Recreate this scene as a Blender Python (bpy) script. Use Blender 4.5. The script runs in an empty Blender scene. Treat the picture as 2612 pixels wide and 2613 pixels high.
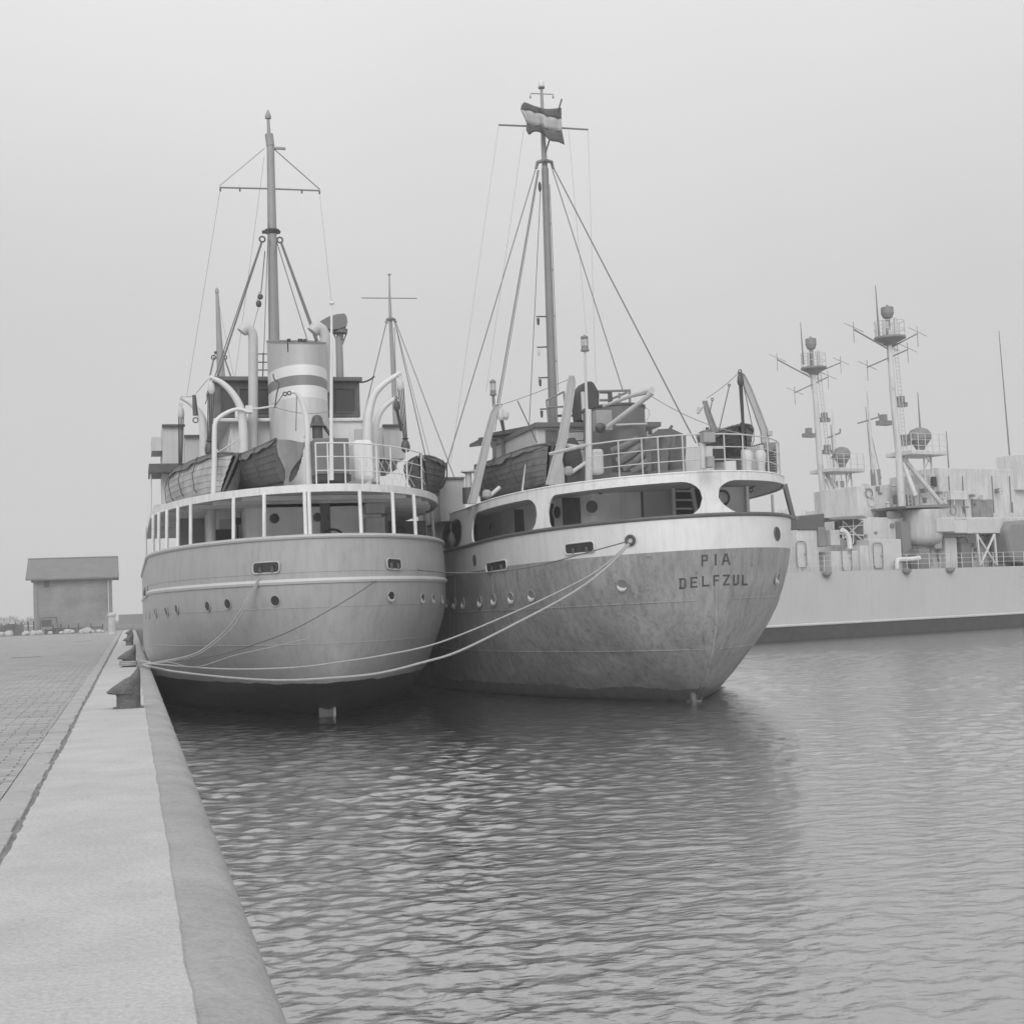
import bpy, bmesh, math, random
import numpy as np
from mathutils import Vector, Matrix
from mathutils.bvhtree import BVHTree
random.seed(7); rng = np.random.default_rng(5)
scene = bpy.context.scene
COL = scene.collection
# ------------------------------------------------------------------ camera, light, exposure
W0, H0, F0 = 2612., 2613., 3600.
YAW, PITCH, ROLL = math.radians(15.2491), math.radians(3.6287), .038
CAM = Vector((0, 0, 2.9))
FW = Vector((math.sin(YAW)*math.cos(PITCH), math.cos(YAW)*math.cos(PITCH), math.sin(PITCH)))
_r = Vector((math.cos(YAW), -math.sin(YAW), 0)); _u = _r.cross(FW)
RT = math.cos(ROLL)*_r - math.sin(ROLL)*_u; UP = math.sin(ROLL)*_r + math.cos(ROLL)*_u
cd = bpy.data.cameras.new('camera'); cam = bpy.data.objects.new('camera', cd); COL.objects.link(cam)
cd.sensor_width = 36; cd.sensor_fit = 'HORIZONTAL'; cd.lens = 36*F0/W0; cd.clip_start = .1; cd.clip_end = 6000
m = Matrix((RT, UP, -FW)).transposed().to_4x4(); m.translation = CAM; cam.matrix_world = m
scene.camera = cam
scene.view_settings.view_transform = 'Standard'; scene.view_settings.look = 'None'
scene.view_settings.exposure = 0.0; scene.view_settings.gamma = 1
SUN_EL, SUN_AZ = 34, -158          # soft overcast sun from behind left of the camera
wd = bpy.data.worlds.new('World'); scene.world = wd; wd.use_nodes = True
nt = wd.node_tree; nt.nodes.clear()
def nd(nt, t, **k):
    n = nt.nodes.new(t)
    for a, b in k.items(): setattr(n, a, b)
    return n
out = nd(nt, 'ShaderNodeOutputWorld'); bg = nd(nt, 'ShaderNodeBackground')
sky = nd(nt, 'ShaderNodeTexSky', sky_type='NISHITA', sun_disc=False, sun_elevation=math.radians(SUN_EL),
         sun_rotation=math.radians(SUN_AZ), dust_density=4.0, air_density=1.0)
bw = nd(nt, 'ShaderNodeRGBToBW'); tc = nd(nt, 'ShaderNodeTexCoord'); sx = nd(nt, 'ShaderNodeSeparateXYZ')
ramp = nd(nt, 'ShaderNodeValToRGB')   # overcast cloud sheet: brighter overhead than at the horizon
cr = ramp.color_ramp; cr.elements[0].position = 0; cr.elements[0].color = (6.0,)*3+(1,)
cr.elements[1].position = 1; cr.elements[1].color = (13.0,)*3+(1,)
e = cr.elements.new(.2); e.color = (6.7,)*3+(1,)
e = cr.elements.new(.42); e.color = (8.7,)*3+(1,)
mx = nd(nt, 'ShaderNodeMix', data_type='RGBA'); mx.inputs[0].default_value = .86
nz = nd(nt, 'ShaderNodeTexNoise'); nz.inputs['Scale'].default_value = 1.6; nz.inputs['Detail'].default_value = 3
mr = nd(nt, 'ShaderNodeMapRange'); mr.inputs[3].default_value = .93; mr.inputs[4].default_value = 1.07
mr.inputs[1].default_value = .3; mr.inputs[2].default_value = .7
ml = nd(nt, 'ShaderNodeMath', operation='MULTIPLY')
L = nt.links.new
L(tc.outputs['Generated'], sx.inputs[0]); L(sx.outputs[2], ramp.inputs[0]); L(sky.outputs[0], bw.inputs[0])
L(bw.outputs[0], mx.inputs[6]); L(ramp.outputs[0], mx.inputs[7]); L(tc.outputs['Generated'], nz.inputs['Vector'])
L(nz.outputs[0], mr.inputs[0]); bg.inputs[1].default_value = .1
L(mr.outputs[0], ml.inputs[0]); ml.inputs[1].default_value = .1; L(ml.outputs[0], bg.inputs[1])
L(mx.outputs[2], bg.inputs[0]); L(bg.outputs[0], out.inputs[0])
sd = bpy.data.lights.new('sun', 'SUN'); sd.energy = 1.5; sd.angle = math.radians(35)
sun = bpy.data.objects.new('sun', sd); COL.objects.link(sun)
a, e_ = math.radians(SUN_AZ), math.radians(SUN_EL)
sun.rotation_euler = Vector((math.sin(a)*math.cos(e_), math.cos(a)*math.cos(e_), math.sin(e_))).to_track_quat('Z', 'Y').to_euler()
# ------------------------------------------------------------------ maths helpers
def ray(px, py): return FW*F0 + RT*(px-W0/2) - UP*(py-H0/2)
def P(px, py, Y): r = ray(px, py); return CAM + r*(Y/r.y)
def PZ(px, py, z): r = ray(px, py); return CAM + r*((z-CAM.z)/r.z)
def pxof(p):
    d = Vector(p)-CAM; z = d.dot(FW); return W0/2+F0*d.dot(RT)/z, H0/2-F0*d.dot(UP)/z
V = Vector
# ------------------------------------------------------------------ materials (all neutral grey: a black and white photograph)
MATS = {}
def mat(name, v, rough=.6, var=.08, scale=1.5, streak=0., spots=0., bump=0., bscale=20., metal=0., spec=.5, spotv=.3, detail=6, grit=0.):
    if name in MATS: return MATS[name]
    M = bpy.data.materials.new(name); M.use_nodes = True; nt = M.node_tree; nt.nodes.clear()
    o = nd(nt, 'ShaderNodeOutputMaterial'); b = nd(nt, 'ShaderNodeBsdfPrincipled'); L = nt.links.new
    b.inputs['Roughness'].default_value = rough; b.inputs['Metallic'].default_value = metal
    b.inputs['Specular IOR Level'].default_value = spec
    tc = nd(nt, 'ShaderNodeTexCoord')
    n = nd(nt, 'ShaderNodeTexNoise'); n.inputs['Scale'].default_value = scale; n.inputs['Detail'].default_value = detail
    n.inputs['Roughness'].default_value = .6
    L(tc.outputs['Object'], n.inputs['Vector'])
    r = nd(nt, 'ShaderNodeMapRange'); r.inputs[1].default_value = .3; r.inputs[2].default_value = .7
    r.inputs[3].default_value = 1-var; r.inputs[4].default_value = 1+var
    L(n.outputs[0], r.inputs[0]); cur = r.outputs[0]
    def mul(x, y):
        q = nd(nt, 'ShaderNodeMath', operation='MULTIPLY'); L(x, q.inputs[0])
        if isinstance(y, float): q.inputs[1].default_value = y
        else: L(y, q.inputs[1])
        return q.outputs[0]
    if streak:
        mp = nd(nt, 'ShaderNodeMapping'); mp.inputs['Scale'].default_value = (3.2, 3.2, .22)
        L(tc.outputs['Object'], mp.inputs[0]); n2 = nd(nt, 'ShaderNodeTexNoise'); n2.inputs['Scale'].default_value = 1.6
        n2.inputs['Detail'].default_value = 8; n2.inputs['Roughness'].default_value = .65
        L(mp.outputs[0], n2.inputs['Vector'])
        r2 = nd(nt, 'ShaderNodeMapRange'); r2.inputs[1].default_value = .48; r2.inputs[2].default_value = .72
        r2.inputs[3].default_value = 1; r2.inputs[4].default_value = 1-streak
        L(n2.outputs[0], r2.inputs[0]); cur = mul(cur, r2.outputs[0])
    if spots:
        n3 = nd(nt, 'ShaderNodeTexNoise'); n3.inputs['Scale'].default_value = scale*5; n3.inputs['Detail'].default_value = 8
        n3.inputs['Roughness'].default_value = .7
        L(tc.outputs['Object'], n3.inputs['Vector'])
        r3 = nd(nt, 'ShaderNodeMapRange'); r3.inputs[1].default_value = .58; r3.inputs[2].default_value = .68
        r3.inputs[3].default_value = 1; r3.inputs[4].default_value = 1-spots
        L(n3.outputs[0], r3.inputs[0]); cur = mul(cur, r3.outputs[0])
    if grit:
        n4 = nd(nt, 'ShaderNodeTexNoise'); n4.inputs['Scale'].default_value = 38; n4.inputs['Detail'].default_value = 4; n4.inputs['Roughness'].default_value = .8
        L(tc.outputs['Object'], n4.inputs['Vector']); r4 = nd(nt, 'ShaderNodeMapRange'); r4.inputs[1].default_value = .35; r4.inputs[2].default_value = .65
        r4.inputs[3].default_value = 1-grit; r4.inputs[4].default_value = 1+grit; L(n4.outputs[0], r4.inputs[0]); cur = mul(cur, r4.outputs[0])
        n5 = nd(nt, 'ShaderNodeTexNoise'); n5.inputs['Scale'].default_value = .55; n5.inputs['Detail'].default_value = 10; n5.inputs['Roughness'].default_value = .62; n5.inputs['Distortion'].default_value = 1.2
        L(tc.outputs['Object'], n5.inputs['Vector']); r5 = nd(nt, 'ShaderNodeMapRange'); r5.inputs[1].default_value = .49; r5.inputs[2].default_value = .53
        r5.inputs[3].default_value = 1; r5.inputs[4].default_value = 1-grit*.35; L(n5.outputs[0], r5.inputs[0]); cur = mul(cur, r5.outputs[0])
    cur = mul(cur, float(v))
    M['_v'] = v
    L(cur, b.inputs['Base Color'])
    if bump:
        nb = nd(nt, 'ShaderNodeTexNoise'); nb.inputs['Scale'].default_value = bscale; nb.inputs['Detail'].default_value = 5
        L(tc.outputs['Object'], nb.inputs['Vector']); bp = nd(nt, 'ShaderNodeBump'); bp.inputs['Strength'].default_value = bump
        bp.inputs['Distance'].default_value = .05; L(nb.outputs[0], bp.inputs['Height']); L(bp.outputs[0], b.inputs['Normal'])
    L(b.outputs[0], o.inputs[0]); MATS[name] = M
    M['nodes'] = ''
    return M
# ------------------------------------------------------------------ mesh builder
class MB:
    def __init__(s): s.v = []; s.f = []; s.mi = []
    def add(s, vs, fs, mi=0):
        k = len(s.v); s.v += [tuple(p) for p in vs]; s.f += [tuple(i+k for i in f) for f in fs]; s.mi += [mi]*len(fs); return s
    def quadpts(s, a, b, c, d, mi=0): return s.add([a, b, c, d], [(0, 1, 2, 3)], mi)
    def hexa(s, p, mi=0):   # p: bottom 4 (ccw), top 4
        return s.add(p, [(3, 2, 1, 0), (4, 5, 6, 7), (0, 1, 5, 4), (1, 2, 6, 5), (2, 3, 7, 6), (3, 0, 4, 7)], mi)
    def box(s, x0, x1, y0, y1, z0, z1, mi=0):
        x0, x1 = sorted((x0, x1)); y0, y1 = sorted((y0, y1)); z0, z1 = sorted((z0, z1))
        return s.hexa([(x0, y0, z0), (x1, y0, z0), (x1, y1, z0), (x0, y1, z0), (x0, y0, z1), (x1, y0, z1), (x1, y1, z1), (x0, y1, z1)], mi)
    def obox(s, o, ax, ay, az, mi=0):   # origin corner and three edge vectors
        o, ax, ay, az = V(o), V(ax), V(ay), V(az)
        return s.hexa([o, o+ax, o+ax+ay, o+ay, o+az, o+ax+az, o+ax+ay+az, o+ay+az], mi)
    def tube(s, pts, r, n=8, mi=0, cap=True):
        pts = [V(p) for p in pts]; R = r if isinstance(r, (list, tuple)) else [r]*len(pts)
        rings = []; prev = None
        for i, p in enumerate(pts):
            t = (pts[min(i+1, len(pts)-1)]-pts[max(i-1, 0)])
            if t.length < 1e-9: t = V((0, 0, 1))
            t.normalize()
            if prev is None: a = t.orthogonal().normalized()
            else:
                a = prev-t*prev.dot(t); a = a.normalized() if a.length > 1e-6 else t.orthogonal().normalized()
            prev = a; b = t.cross(a)
            rings.append([p+(a*math.cos(2*math.pi*k/n)+b*math.sin(2*math.pi*k/n))*R[i] for k in range(n)])
        vs = [q for rg in rings for q in rg]; fs = []
        for i in range(len(pts)-1):
            for k in range(n):
                k2 = (k+1) % n; fs.append((i*n+k, i*n+k2, (i+1)*n+k2, (i+1)*n+k))
        if cap: fs.append(tuple(range(n))[::-1]); fs.append(tuple((len(pts)-1)*n+k for k in range(n)))
        return s.add(vs, fs, mi)
    def lathe(s, o, prof, n=20, axis=V((0, 0, 1)), mi=0, sx=1., sy=1.):
        o = V(o); axis = V(axis).normalized()
        a = axis.orthogonal().normalized() if abs(axis.z) < .999 else V((1, 0, 0)); b = axis.cross(a)
        vs = [o+axis*h+(a*math.cos(2*math.pi*k/n)*sx+b*math.sin(2*math.pi*k/n)*sy)*r for r, h in prof for k in range(n)]
        fs = [(i*n+k, i*n+(k+1) % n, (i+1)*n+(k+1) % n, (i+1)*n+k) for i in range(len(prof)-1) for k in range(n)]
        fs.append(tuple(range(n))[::-1]); fs.append(tuple((len(prof)-1)*n+k for k in range(n)))
        return s.add(vs, fs, mi)
    def cyl(s, o, r, h, n=20, mi=0, axis=V((0, 0, 1))): return s.lathe(o, [(r, 0), (r, h)], n, axis, mi)
    def ring(s, c, nrm, R, r, n=20, mi=0, sx=1., up=None):
        c = V(c); nrm = V(nrm).normalized(); u = V((0, 0, 1)); a = nrm.cross(u).normalized(); b = a.cross(nrm)
        pts = [c+a*math.cos(2*math.pi*k/n)*R*sx+b*math.sin(2*math.pi*k/n)*R for k in range(n+1)]
        return s.tube(pts, r, 6, mi, cap=False)
    def disc(s, c, nrm, R, n=20, mi=0, sx=1.):
        c = V(c); nrm = V(nrm).normalized(); a = nrm.cross(V((0, 0, 1))).normalized(); b = a.cross(nrm)
        pts = [c+a*math.cos(2*math.pi*k/n)*R*sx+b*math.sin(2*math.pi*k/n)*R for k in range(n)]
        return s.add(pts+[p-nrm*.01 for p in pts], [tuple(range(n)), tuple(range(2*n-1, n-1, -1))]+[(k, k+n, (k+1) % n+n, (k+1) % n) for k in range(n)], mi)
    def prism(s, poly, dv, mi=0):
        n = len(poly); poly = [V(p) for p in poly]; dv = V(dv)
        return s.add(poly+[p+dv for p in poly], [tuple(range(n))[::-1], tuple(range(n, 2*n))]+[(k, (k+1) % n, (k+1) % n+n, k+n) for k in range(n)], mi)
    def build(s, name, mats, parent=None, smooth=False, loc=None, bevel=0.):
        if not isinstance(mats, (list, tuple)): mats = [mats]
        if parent is not None: o = V(ORG[parent])
        elif loc is not None: o = V(loc)
        else: o = V((0, 0, 0))
        me = bpy.data.meshes.new(name); me.from_pydata([(p[0]-o.x, p[1]-o.y, p[2]-o.z) for p in s.v], [], s.f)
        for mm in mats: me.materials.append(mm)
        me.polygons.foreach_set('material_index', s.mi); me.update()
        bm = bmesh.new(); bm.from_mesh(me); bmesh.ops.recalc_face_normals(bm, faces=bm.faces); bm.to_mesh(me); bm.free()
        if smooth:
            me.polygons.foreach_set('use_smooth', [True]*len(me.polygons))
            me.set_sharp_from_angle(angle=math.radians(40))
        ob = bpy.data.objects.new(name, me); COL.objects.link(ob)
        if parent is not None: ob.parent = parent
        else: ob.location = o
        if bevel:
            bv = ob.modifiers.new('bevel', 'BEVEL'); bv.width = bevel; bv.segments = 2; bv.limit_method = 'ANGLE'
        ORG[ob] = tuple(o)
        return ob
ORG = {}
def tag(o, label=None, cat=None, group=None, kind=None):
    if label: o['label'] = label
    if cat: o['category'] = cat
    if group: o['group'] = group
    if kind: o['kind'] = kind
    return o
def empty(name, loc, label, cat, group=None):
    o = bpy.data.objects.new(name, None); COL.objects.link(o); o.location = loc; o.empty_display_size = .3
    ORG[o] = tuple(loc); return tag(o, label, cat, group)
def spline(pts, k=8):
    pts = [V(p) for p in pts]; q = [pts[0]*2-pts[1]]+pts+[pts[-1]*2-pts[-2]]; r = []
    for i in range(1, len(q)-2):
        for j in range(k):
            t = j/k; a, b, c, d = q[i-1], q[i], q[i+1], q[i+2]
            r.append(.5*((2*b)+(c-a)*t+(2*a-5*b+4*c-d)*t*t+(3*b-a-3*c+d)*t**3))
    return r+[pts[-1]]
def sagline(a, b, sag, n=14):
    a, b = V(a), V(b); return [a.lerp(b, i/n)-V((0, 0, sag*4*(i/n)*(1-i/n))) for i in range(n+1)]
# greys
white = mat('white_paint', .66, .5, .05, 1.2, streak=.12, spots=.05)
fascia_w = mat('white_deck_edge', .68, .55, .05, 2, streak=.22, spots=.25)
offw = mat('pale_grey_paint', .5, .5, .06, 1.5, streak=.15)
mastg = mat('buff_mast_paint', .27, .5, .06, 2)
mastd = mat('dark_mast_paint', .2, .5, .08, 2)
darkm = mat('dark_metal', .07, .5, .2, 4)
blackm = mat('black_iron', .03, .5, .2, 4)
glassd = mat('dark_glass', .03, .12, .05, 1)
wood = mat('varnished_wood', .12, .4, .25, 3, streak=.3)
woodd = mat('dark_stained_planks', .075, .6, .3, 4, streak=.3)
canvas = mat('dark_canvas', .13, .85, .15, 3, bump=.6, bscale=6)
canvasg = mat('grey_canvas', .16, .85, .15, 3, bump=.8, bscale=5)
plank = mat('pale_worn_planks', .36, .6, .30, 2.2, streak=.3, spots=.45)
ropem = mat('rope', .33, .9, .12, 12)
roped = mat('dark_rope', .06, .9, .2, 12)
wirem = mat('wire', .1, .5, .1, 5)
wirel = mat('pale_wire', .25, .5, .1, 5)
navg = mat('naval_grey', .54, .6, .10, .7, streak=.28, spots=.25)
navd = mat('naval_dark_grey', .2, .6, .12, 1)
navh = mat('naval_hull_grey', .44, .55, .04, .3, streak=.07)
navb = mat('naval_waterline_paint', .05, .6, .2, 2)
# ------------------------------------------------------------------ ground: water, quay, far land
def water_mesh():
    # chop: a sum of many short crossing wave trains
    nw = 150; lam = np.exp(rng.uniform(math.log(.11), math.log(.95), nw)); k = 2*np.pi/lam
    th = rng.normal(math.radians(78), math.radians(58), nw); ph = rng.uniform(0, 2*np.pi, nw)
    slope = .185*math.sqrt(2/nw)*rng.uniform(.6, 1.3, nw)*np.where(lam > .7, .6, 1.0); amp = slope/k
    kx, ky = k*np.cos(th), k*np.sin(th)
    r = [3.2]; 
    while r[-1] < 900: r.append(r[-1]*(1.0030 if r[-1] < 75 else 1.03))
    r = np.array(r); az = np.radians(np.arange(-10, 58, .095)); R, A = np.meshgrid(r, az, indexing='ij')
    X, Y = R*np.sin(A), R*np.cos(A); Z = np.zeros_like(X); dr = R*.0030
    gust = .75+.35*np.sin(X*.21+Y*.13+1)*np.sin(Y*.17-X*.09)+.15*np.sin(X*.5-Y*.33)
    for i in range(nw):
        att = np.clip((lam[i]/dr-2.2)/2.5, 0, 1)
        Z += amp[i]*att*np.sin(kx[i]*X+ky[i]*Y+ph[i])
    Z *= gust*np.clip((90-R)/30, 0, 1)
    n, mN = X.shape
    vs = np.stack([X, Y, Z], -1).reshape(-1, 3)
    i, j = np.meshgrid(np.arange(n-1), np.arange(mN-1), indexing='ij'); b = (i*mN+j).ravel()
    fs = np.stack([b, b+1, b+mN+1, b+mN], 1)
    # the rest of the circle, coarse
    r2 = np.array([0.01, 3.2, 20, 75, 300, 900.]); a2 = np.radians(np.linspace(57.9, 350.1, 60)); R2, A2 = np.meshgrid(r2, a2, indexing='ij')
    v2 = np.stack([R2*np.sin(A2), R2*np.cos(A2), 0*R2], -1).reshape(-1, 3); k0 = len(vs); m2 = len(a2)
    i, j = np.meshgrid(np.arange(len(r2)-1), np.arange(m2-1), indexing='ij'); b = (i*m2+j).ravel()+k0
    f2 = np.stack([b, b+1, b+m2+1, b+m2], 1)
    vs = np.concatenate([vs, v2]); fs = np.concatenate([fs, f2])
    me = bpy.data.meshes.new('water'); me.vertices.add(len(vs)); me.vertices.foreach_set('co', vs.ravel().astype(np.float32))
    me.loops.add(fs.size); me.loops.foreach_set('vertex_index', fs.ravel().astype(np.int32))
    me.polygons.add(len(fs)); me.polygons.foreach_set('loop_start', np.arange(0, fs.size, 4, dtype=np.int32))
    me.polygons.foreach_set('use_smooth', np.ones(len(fs), bool)); me.update(calc_edges=True); me.validate()
    return me
M = bpy.data.materials.new('harbour_water'); M.use_nodes = True; nt = M.node_tree; b = nt.nodes['Principled BSDF']
nt.nodes.remove(b); mo = nt.nodes['Material Output']
df = nd(nt, 'ShaderNodeBsdfDiffuse'); df.inputs[0].default_value = (.028, .028, .028, 1)
b = nd(nt, 'ShaderNodeBsdfGlossy'); b.inputs[0].default_value = (.96, .96, .96, 1); b.inputs['Roughness'].default_value = .075
lw = nd(nt, 'ShaderNodeLayerWeight'); lw.inputs[0].default_value = .5; pw = nd(nt, 'ShaderNodeMath', operation='POWER'); pw.inputs[1].default_value = 1.35
ma = nd(nt, 'ShaderNodeMath', operation='MULTIPLY_ADD'); ma.inputs[1].default_value = .9; ma.inputs[2].default_value = .05
ms = nd(nt, 'ShaderNodeMixShader'); nt.links.new(lw.outputs['Facing'], pw.inputs[0]); nt.links.new(pw.outputs[0], ma.inputs[0]); nt.links.new(ma.outputs[0], ms.inputs[0])
nt.links.new(df.outputs[0], ms.inputs[1]); nt.links.new(b.outputs[0], ms.inputs[2]); nt.links.new(ms.outputs[0], mo.inputs[0])
tc = nd(nt, 'ShaderNodeTexCoord'); mp = nd(nt, 'ShaderNodeMapping'); mp.inputs['Scale'].default_value = (.7, 1.5, 1); mp.inputs['Rotation'].default_value = (0, 0, .25)
n = nd(nt, 'ShaderNodeTexNoise'); n.inputs['Scale'].default_value = 4.5; n.inputs['Detail'].default_value = 5
bp = nd(nt, 'ShaderNodeBump'); bp.inputs['Strength'].default_value = 1; bp.inputs['Distance'].default_value = .024
nt.links.new(tc.outputs['Object'], mp.inputs[0]); nt.links.new(mp.outputs[0], n.inputs[0]); nt.links.new(n.outputs[0], bp.inputs['Height']); [nt.links.new(bp.outputs[0], q.inputs['Normal']) for q in (b, lw, df)]
wm = water_mesh(); wm.materials.append(M); wob = bpy.data.objects.new('water', wm); COL.objects.link(wob); tag(wob, kind='structure')

def node_mat(name, fn, rough=.8):
    M = bpy.data.materials.new(name); M.use_nodes = True; nt = M.node_tree; b = nt.nodes['Principled BSDF']; b.inputs['Roughness'].default_value = rough
    fn(nt, b, nt.links.new); return M
def sett_fn(nt, b, L):
    tc = nd(nt, 'ShaderNodeTexCoord'); n0 = nd(nt, 'ShaderNodeTexNoise'); n0.inputs['Scale'].default_value = 1.3
    br = nd(nt, 'ShaderNodeTexBrick'); br.inputs['Scale'].default_value = 1; br.inputs['Brick Width'].default_value = .34; br.inputs['Row Height'].default_value = .17
    br.inputs['Mortar Size'].default_value = .010; br.inputs['Mortar Smooth'].default_value = .6
    br.inputs['Color1'].default_value = (.36,)*3+(1,); br.inputs['Color2'].default_value = (.30,)*3+(1,); br.inputs['Mortar'].default_value = (.15,)*3+(1,)
    mxv = nd(nt, 'ShaderNodeVectorMath', operation='MULTIPLY_ADD'); mxv.inputs[1].default_value = (.16, .10, .0)
    L(tc.outputs['Object'], n0.inputs[0]); L(n0.outputs['Color'], mxv.inputs[0]); L(tc.outputs['Object'], mxv.inputs[2]); L(mxv.outputs[0], br.inputs[0])
    mp = nd(nt, 'ShaderNodeMapping'); mp.inputs['Scale'].default_value = (1.0, 4.0, 1); L(tc.outputs['Object'], mp.inputs[0])
    n = nd(nt, 'ShaderNodeTexNoise'); n.inputs['Scale'].default_value = 1.1; n.inputs['Detail'].default_value = 9; n.inputs['Roughness'].default_value = .7; L(mp.outputs[0], n.inputs[0])
    r = nd(nt, 'ShaderNodeMapRange'); r.inputs[1].default_value = .38; r.inputs[2].default_value = .62; r.inputs[3].default_value = .74; r.inputs[4].default_value = 1.14; L(n.outputs[0], r.inputs[0])
    mm = nd(nt, 'ShaderNodeVectorMath', operation='SCALE'); L(br.outputs[0], mm.inputs[0]); L(r.outputs[0], mm.inputs['Scale']); L(mm.outputs[0], b.inputs['Base Color'])
    bp = nd(nt, 'ShaderNodeBump'); bp.inputs['Distance'].default_value = .02; bp.inputs['Strength'].default_value = .8; iv = nd(nt, 'ShaderNodeMath', operation='SUBTRACT'); iv.inputs[0].default_value = 1
    L(br.outputs['Fac'], iv.inputs[1]); L(iv.outputs[0], bp.inputs['Height']); L(bp.outputs[0], b.inputs['Normal'])
sett = node_mat('stone_setts', sett_fn)
conc = mat('worn_concrete', .43, .9, .08, 1.6, spots=.12, grit=.13, bump=.3, bscale=30)
cope = mat('worn_coping_stone', .30, .75, .14, 1.6, spots=.2, grit=.12, bump=.5, bscale=12)
kerbst = mat('kerb_stone', .35, .8, .12, 2.3, spots=.2, grit=.12, bump=.4, bscale=14)
quayw = mat('wet_quay_wall', .12, .7, .25, 1.2, streak=.4)
YF = 150.
g = MB(); g.quadpts((-400, -6, 1.49), (-1.02, -6, 1.49), (-1.02, YF, 1.49), (-400, YF, 1.49))
tag(g.build('quay_paving', sett), kind='structure')
# header course of long kerb stones, each its own length, with open joints
g = MB(); g.quadpts((-1.03, -6, 1.483), (-.70, -6, 1.483), (-.70, YF, 1.483), (-1.03, YF, 1.483))
tag(g.build('kerb_joint_bed', mat('joint_grime', .17, .9, .3, 6)), kind='structure')
g = MB(); y = -6.
while y < YF:
    l = random.uniform(.42, .78); dz = random.uniform(-.008, .006); j = .018+random.random()*.02; s = random.uniform(-.012, .012)
    g.hexa([(-1.015, y, 1.40), (-.775+s, y+.01, 1.40), (-.775+s, y+l-j, 1.40), (-1.015, y+l-j, 1.40), (-1.01, y+.006, 1.50+dz), (-.785+s, y+.016, 1.50+dz), (-.785+s, y+l-j-.006, 1.5+dz), (-1.01, y+l-j-.006, 1.5+dz)])
    y += l
tag(g.build('kerb_course', kerbst, bevel=.008), kind='structure')
# slab: ragged left edge, long strip
g = MB(); ys = np.arange(-6, YF, .12); rr = np.random.default_rng(3); xl = -.757+.012*rr.standard_normal(len(ys)).cumsum()*.12+rr.normal(0, .006, len(ys))
xr = .19+np.convolve(rr.normal(0, .008, len(ys)), np.ones(4)/4, 'same'); bumpz = rr.normal(0, .0006, len(ys))
vs = []; 
for a, (yy, x0, x1, bz) in enumerate(zip(ys, xl, xr, bumpz)):
    vs += [(x0, yy, 1.42), (x0+.015, yy, 1.495+bz), (x0+.25, yy, 1.502), (x1-.06, yy, 1.502), (x1, yy, 1.496+bz), (x1+.012, yy, 1.478)]
fs = [(i*6+k, i*6+k+1, (i+1)*6+k+1, (i+1)*6+k) for i in range(len(ys)-1) for k in range(5)]
g.add(vs, fs); tag(g.build('quay_edge_slab', conc, smooth=True), kind='structure')
# rounded coping and quay wall
g = MB(); prof = [(.17, 1.40), (.19, 1.483), (.25, 1.487), (.35, 1.480), (.43, 1.465), (.49, 1.435), (.53, 1.38), (.55, 1.29), (.555, 1.05)]
yy = [-6+.6*i for i in range(int((YF+6)/.6)+1)]; rr = np.random.default_rng(9)
vs = [(x+rr.normal(0, .002), y, z+rr.normal(0, .002)) for y in yy for x, z in prof]; k = len(prof)
g.add(vs, [(i*k+j, i*k+j+1, (i+1)*k+j+1, (i+1)*k+j) for i in range(len(yy)-1) for j in range(k-1)])
tag(g.build('coping', cope, smooth=True), kind='structure')
g = MB(); g.box(-400, .53, -6, YF, -.99, 1.06); tag(g.build('quay_wall', quayw), kind='structure')
# manhole / patches set in the setts
for nm, px, py, w, d, lab in (('drain_cover', 67, 1677, 1.05, .25, 'dark iron drain cover set flat in the setts nearest the left frame edge'),
                          ('drain_cover', 212, 1636, .9, .25, 'small dark iron drain cover in the setts beside the far kerb line')):
    c = PZ(px, py, 1.5); g = MB(); g.box(c.x-w/2, c.x+w/2, c.y-d, c.y+d, 1.47, 1.498); g.box(c.x-w/2+.06, c.x+w/2-.06, c.y-d+.06, c.y+d-.06, 1.47, 1.502)
    tag(g.build(nm, mat('drain_iron', .11, .6, .3, 3), loc=(c.x, c.y, 1.49)), lab, 'drain cover')
# far land behind the quay
farm = mat('far_bank_earth', .13, .9, .2, .05)
g = MB(); g.hexa([(-690, YF+.1, -.99), (8, YF+.1, -.99), (8, 500, -.99), (-690, 500, -.99), (-690, YF+.1, 1.44), (8, YF+.1, 1.44), (8, 500, 1.44), (-690, 500, 1.44)])
tag(g.build('far_quay_ground', farm), kind='structure')
g = MB(); g.prism([(-2, 260, 1.2), (-2, 262, 3.2), (-2, 268, 3.2), (-2, 280, 1.2)], (40, 0, 0)); g.box(62, 690, 185, 500, -.99, 1.6)
tag(g.build('far_bank', farm), kind='structure')
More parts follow.
